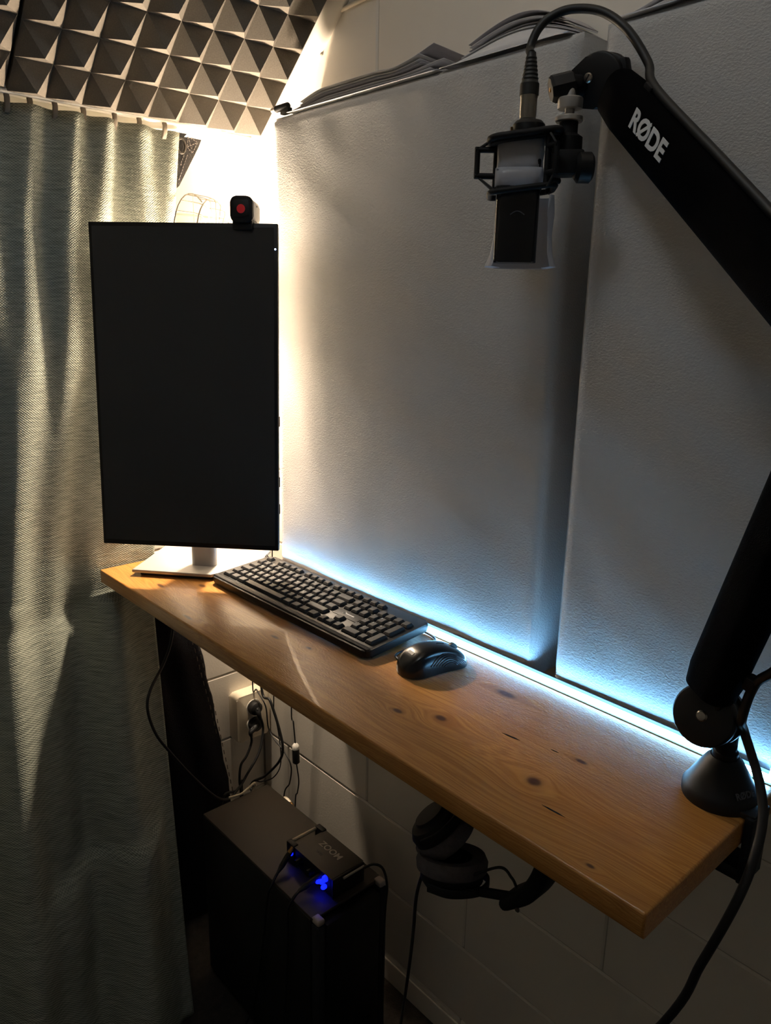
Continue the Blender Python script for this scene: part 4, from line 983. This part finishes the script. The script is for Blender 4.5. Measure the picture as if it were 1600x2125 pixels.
# ------------------------------------------------------------------ wall socket with plugs
ws = thing('wall_socket', 'white double wall socket under the desk on the far wall', 'socket', (XF, -0.05, 0.48))
bm = BM(); a_prism(bm, rrect(0.092, 0.122, 0.008), 0.036, frame((XF, -0.052, 0.482), (0, 1, 0), (0, 0, 1), (1, 0, 0)), 0.005); finish(bm, 'housing', 'cream_plastic', ws, 40)
for zz in (0.506, 0.462):
    lathe('outlet', [(0.020, 0.0), (0.020, 0.0015), (0.0175, 0.0015), (0.0170, -0.002), (0, -0.002)], axis_frame((XF+0.036, -0.052, zz), (1, 0, 0)), 'white_plastic', ws, 24)
def plug(label, zz, pts, r_):
    t_ = thing('power_plug', label, 'plug', (XF+0.036, -0.052, zz), 'plugs in the wall socket')
    M = axis_frame((XF+0.0378, -0.052, zz), (1, 0, 0))
    lathe('plug_body', [(0.0165, 0.0), (0.0175, 0.006), (0.016, 0.014), (0.011, 0.018), (0, 0.019)], M, 'rubber', t_, 20)
    tube('boot', [V((XF+0.052, -0.052, zz)), V(pts[0]).lerp(V(pts[1]), 0.15), V(pts[0]).lerp(V(pts[1]), 0.5)], lambda q: 0.0085-0.0045*q, 'rubber', t_, 10, 5)
    tube('cord', [V((XF+0.054, -0.052, zz))]+pts, r_, 'rubber', t_, 8, 8)
plug('upper black plug in the wall socket', 0.506, [px(535, 1475, x=-1.44), px(546, 1510, x=-1.435), px(538, 1560, x=-1.42), px(515, 1603, x=-1.41), px(492, 1640, x=-1.40), px(462, 1658, x=-1.39), V((-1.40, -0.20, 0.2)), V((-1.41, -0.2, 0.006))], 0.0030)
plug('lower black plug in the wall socket', 0.462, [px(521, 1515, x=-1.44), px(522, 1540, x=-1.44), px(512, 1568, x=-1.435), px(500, 1588, x=-1.43), px(497, 1620, x=-1.42), px(500, 1650, x=-1.42), V((-1.42, -0.13, 0.2)), V((-1.42, -0.13, 0.006))], 0.0030)

# ------------------------------------------------------------------ loose cables under the desk
def cable(label, pts, r_, m_='rubber'):
    t_ = thing('hanging_cable', label, 'cable', pts[-1], 'cables hanging under the desk')
    tube('cord', pts, r_, m_, t_, 8, 8); return t_
Yc = -0.045
under = lambda x_: V((x_, Yc, ZD+0.01))
cable('thick black cable hanging between the socket and the wall corner', [V((-1.405, -0.06, 1.0)), px(541, 1410, y=-0.06), px(561, 1455, y=-0.06), px(580, 1515, y=-0.055), px(587, 1555, y=-0.055), px(578, 1582, y=-0.06), px(550, 1610, y=-0.065), px(520, 1632, y=-0.07), V((-1.37, -0.09, 0.26)), V((-1.38, -0.09, 0.006))], 0.0032)
cable('thin cable with an S bend right of the socket', [V((-1.43, -0.05, 1.0)), px(524, 1405, y=-0.05), px(533, 1432, y=-0.05), px(551, 1465, y=-0.05), px(557, 1510, y=-0.045), px(570, 1535, y=-0.045), px(590, 1560, y=-0.045), px(604, 1590, y=-0.045), px(601, 1625, y=-0.04), px(589, 1655, y=-0.04), V((-1.335, -0.06, 0.15)), V((-1.34, -0.06, 0.006))], 0.0017)
cable('thin cable curling back behind the tower top', [V((-1.385, -0.04, 1.0)), px(568, 1434, y=-0.04), px(568, 1470, y=-0.04), px(577, 1515, y=-0.035), px(583, 1565, y=-0.035), px(580, 1595, y=-0.035), px(565, 1615, y=-0.04), px(542, 1622, y=-0.05), px(525, 1630, y=-0.06), V((-1.37, -0.07, 0.2))], 0.0014)
sw = cable('thin cord with an inline switch hanging beside the tower', [V((-1.303, -0.03, ZD-0.005)), px(605, 1458, y=-0.03), px(609, 1500, y=-0.03), px(613, 1545, y=-0.03)], 0.0016)
tube('cord', [px(615, 1583, y=-0.03), px(620, 1620, y=-0.03), px(617, 1645, y=-0.03), px(613, 1662, y=-0.03), V((-1.32, -0.04, 0.15)), V((-1.33, -0.05, 0.006))], 0.0016, 'rubber', sw)
a1, a2 = px(613, 1543, y=-0.03), px(615, 1585, y=-0.03)
lathe('switch_cap', [(0.003, -0.001), (0.007, 0.003), (0.0085, 0.008), (0.0085, 0.014)], axis_frame(a1, a2-a1), 'white_plastic', sw, 14)
lathe('switch_body', [(0.008, 0.013), (0.0085, 0.016), (0.0085, (a2-a1).length-0.004), (0.004, (a2-a1).length)], axis_frame(a1, a2-a1), 'case_black', sw, 14)
cable('slack black cable looping down in front of the curtain edge', [px(361, 1290, x=-1.37), px(354, 1335, x=-1.37), px(338, 1380, x=-1.36), px(313, 1430, x=-1.33), px(306, 1470, x=-1.315), px(322, 1520, x=-1.305), px(352, 1560, x=-1.30), px(400, 1612, x=-1.32), px(450, 1655, x=-1.34), px(478, 1655, x=-1.37), px(500, 1630, x=-1.40), V((-1.45, -0.10, 0.30)), V((-1.45, -0.10, 0.006))], 0.0030)
cn_ = thing('cable_connector', 'small pale connector on a cable end beside the tower', 'connector', (-1.33, -0.05, 0.27))
qa = px(598, 1663, y=-0.055); 
lathe('shell', [(0.0045, -0.016), (0.0055, -0.010), (0.0055, 0.006), (0.0035, 0.010)], axis_frame(qa, V((1, -0.1, -0.12))), 'cream_plastic', cn_, 14)
lathe('tip', [(0.0048, 0.008), (0.0060, 0.012), (0.0060, 0.018), (0.0045, 0.020)], axis_frame(qa, V((1, -0.1, -0.12))), 'brass', cn_, 14)
tube('cord', [qa-V((-0.016, 0.0016, 0.002))*-1, qa+V((-0.03, 0.0, -0.03)), V((qa.x-0.03, -0.06, 0.12)), V((qa.x-0.02, -0.06, 0.004))], 0.0018, 'rubber', cn_)
cable('short white cable lying on the tower top edge', [px(480, 1660, z=0.416)+V((-0.01, 0, 0)), px(500, 1648, z=0.416), px(514, 1637, z=0.417), px(530, 1628, z=0.40), V((-1.315, -0.17, 0.33)), V((-1.32, -0.17, 0.006))], 0.0026, 'cream_plastic')

# ------------------------------------------------------------------ dark trousers hanging under the desk
XJ = -1.484
jn = thing('hanging_jeans', 'dark jeans hanging beside the curtain under the desk', 'jeans', (XJ, -0.22, 0.25))
bm = BM(); NJ, NK = 26, 30; Fv, Bv = [], []
redge = [(398, 1250), (425, 1345), (437, 1400), (452, 1465), (466, 1545), (482, 1625), (486, 1660)]
rp = [px(*q, x=-1.47) for q in redge]
def right_y(z):
    for p, q in zip(rp, rp[1:]):
        if p.z >= z >= q.z: return p.y+(q.y-p.y)*(p.z-z)/(p.z-q.z)
    return rp[0].y if z > rp[0].z else rp[-1].y
zt, zb = 0.86, 0.03
lp_ = [px(*q, x=XJ) for q in ((240, 1240), (250, 1345), (270, 1500), (300, 1650), (320, 1800))]
def left_y(z):
    for p, q in zip(lp_, lp_[1:]):
        if p.z >= z >= q.z: return p.y+(q.y-p.y)*(p.z-z)/(p.z-q.z)
    return lp_[0].y if z > lp_[0].z else lp_[-1].y
for j in range(NK+1):
    z = zt+(zb-zt)*j/NK; yr = right_y(z)+0.002*math.sin(z*60); yl = left_y(z); fr_, br_ = [], []
    for i in range(NJ+1):
        s_ = i/NJ; y = yl+(yr-yl)*s_
        tz = 0.013+0.034*sm((0.80-z)/0.5); th_ = tz*math.sqrt(max(0.0, 1-(2*s_-1)**4))+0.002
        f_ = 0.003*math.sin(s_*17+z*4)+0.002*noise.noise(V((s_*6, z*14, 1)))
        xs = -0.02*sm((0.9-z)/0.6)
        fr_.append(bm.verts.new((-1.494+th_+f_*min(1, th_/0.01), y, z))); br_.append(bm.verts.new((-1.4955, y, z)))
    Fv.append(fr_); Bv.append(br_)
for j in range(NK):
    for i in range(NJ):
        bm.faces.new((Fv[j][i], Fv[j][i+1], Fv[j+1][i+1], Fv[j+1][i])); bm.faces.new((Bv[j][i+1], Bv[j][i], Bv[j+1][i], Bv[j+1][i+1]))
    bm.faces.new((Fv[j][NJ], Bv[j][NJ], Bv[j+1][NJ], Fv[j+1][NJ])); bm.faces.new((Bv[j][0], Fv[j][0], Fv[j+1][0], Bv[j+1][0]))
for i in range(NJ):
    bm.faces.new((Bv[0][i], Bv[0][i+1], Fv[0][i+1], Fv[0][i])); bm.faces.new((Fv[NK][i], Fv[NK][i+1], Bv[NK][i+1], Bv[NK][i]))
leg_cloth = finish(bm, 'cloth', 'denim', jn, 60)
for dy in (0.010, 0.021):
    for k in range(26):
        z = 0.845-k*0.021
        if dy > 0.015 and k > 17: continue
        y = right_y(z)-dy; xq = -1.494+(0.013+0.034*sm((0.80-z)/0.5))*(0.80 if dy < 0.015 else 0.93)+0.002
        tube('stitch', [(xq, y, z), (xq, y+0.0012, z-0.011)], 0.0010, 'stitch', leg_cloth, 5, 0)
tube('hanger_cord', [(XJ, -0.23, 0.855), (XJ, -0.23, ZD-TH-0.001)], 0.002, 'rubber', jn, 6, 0)
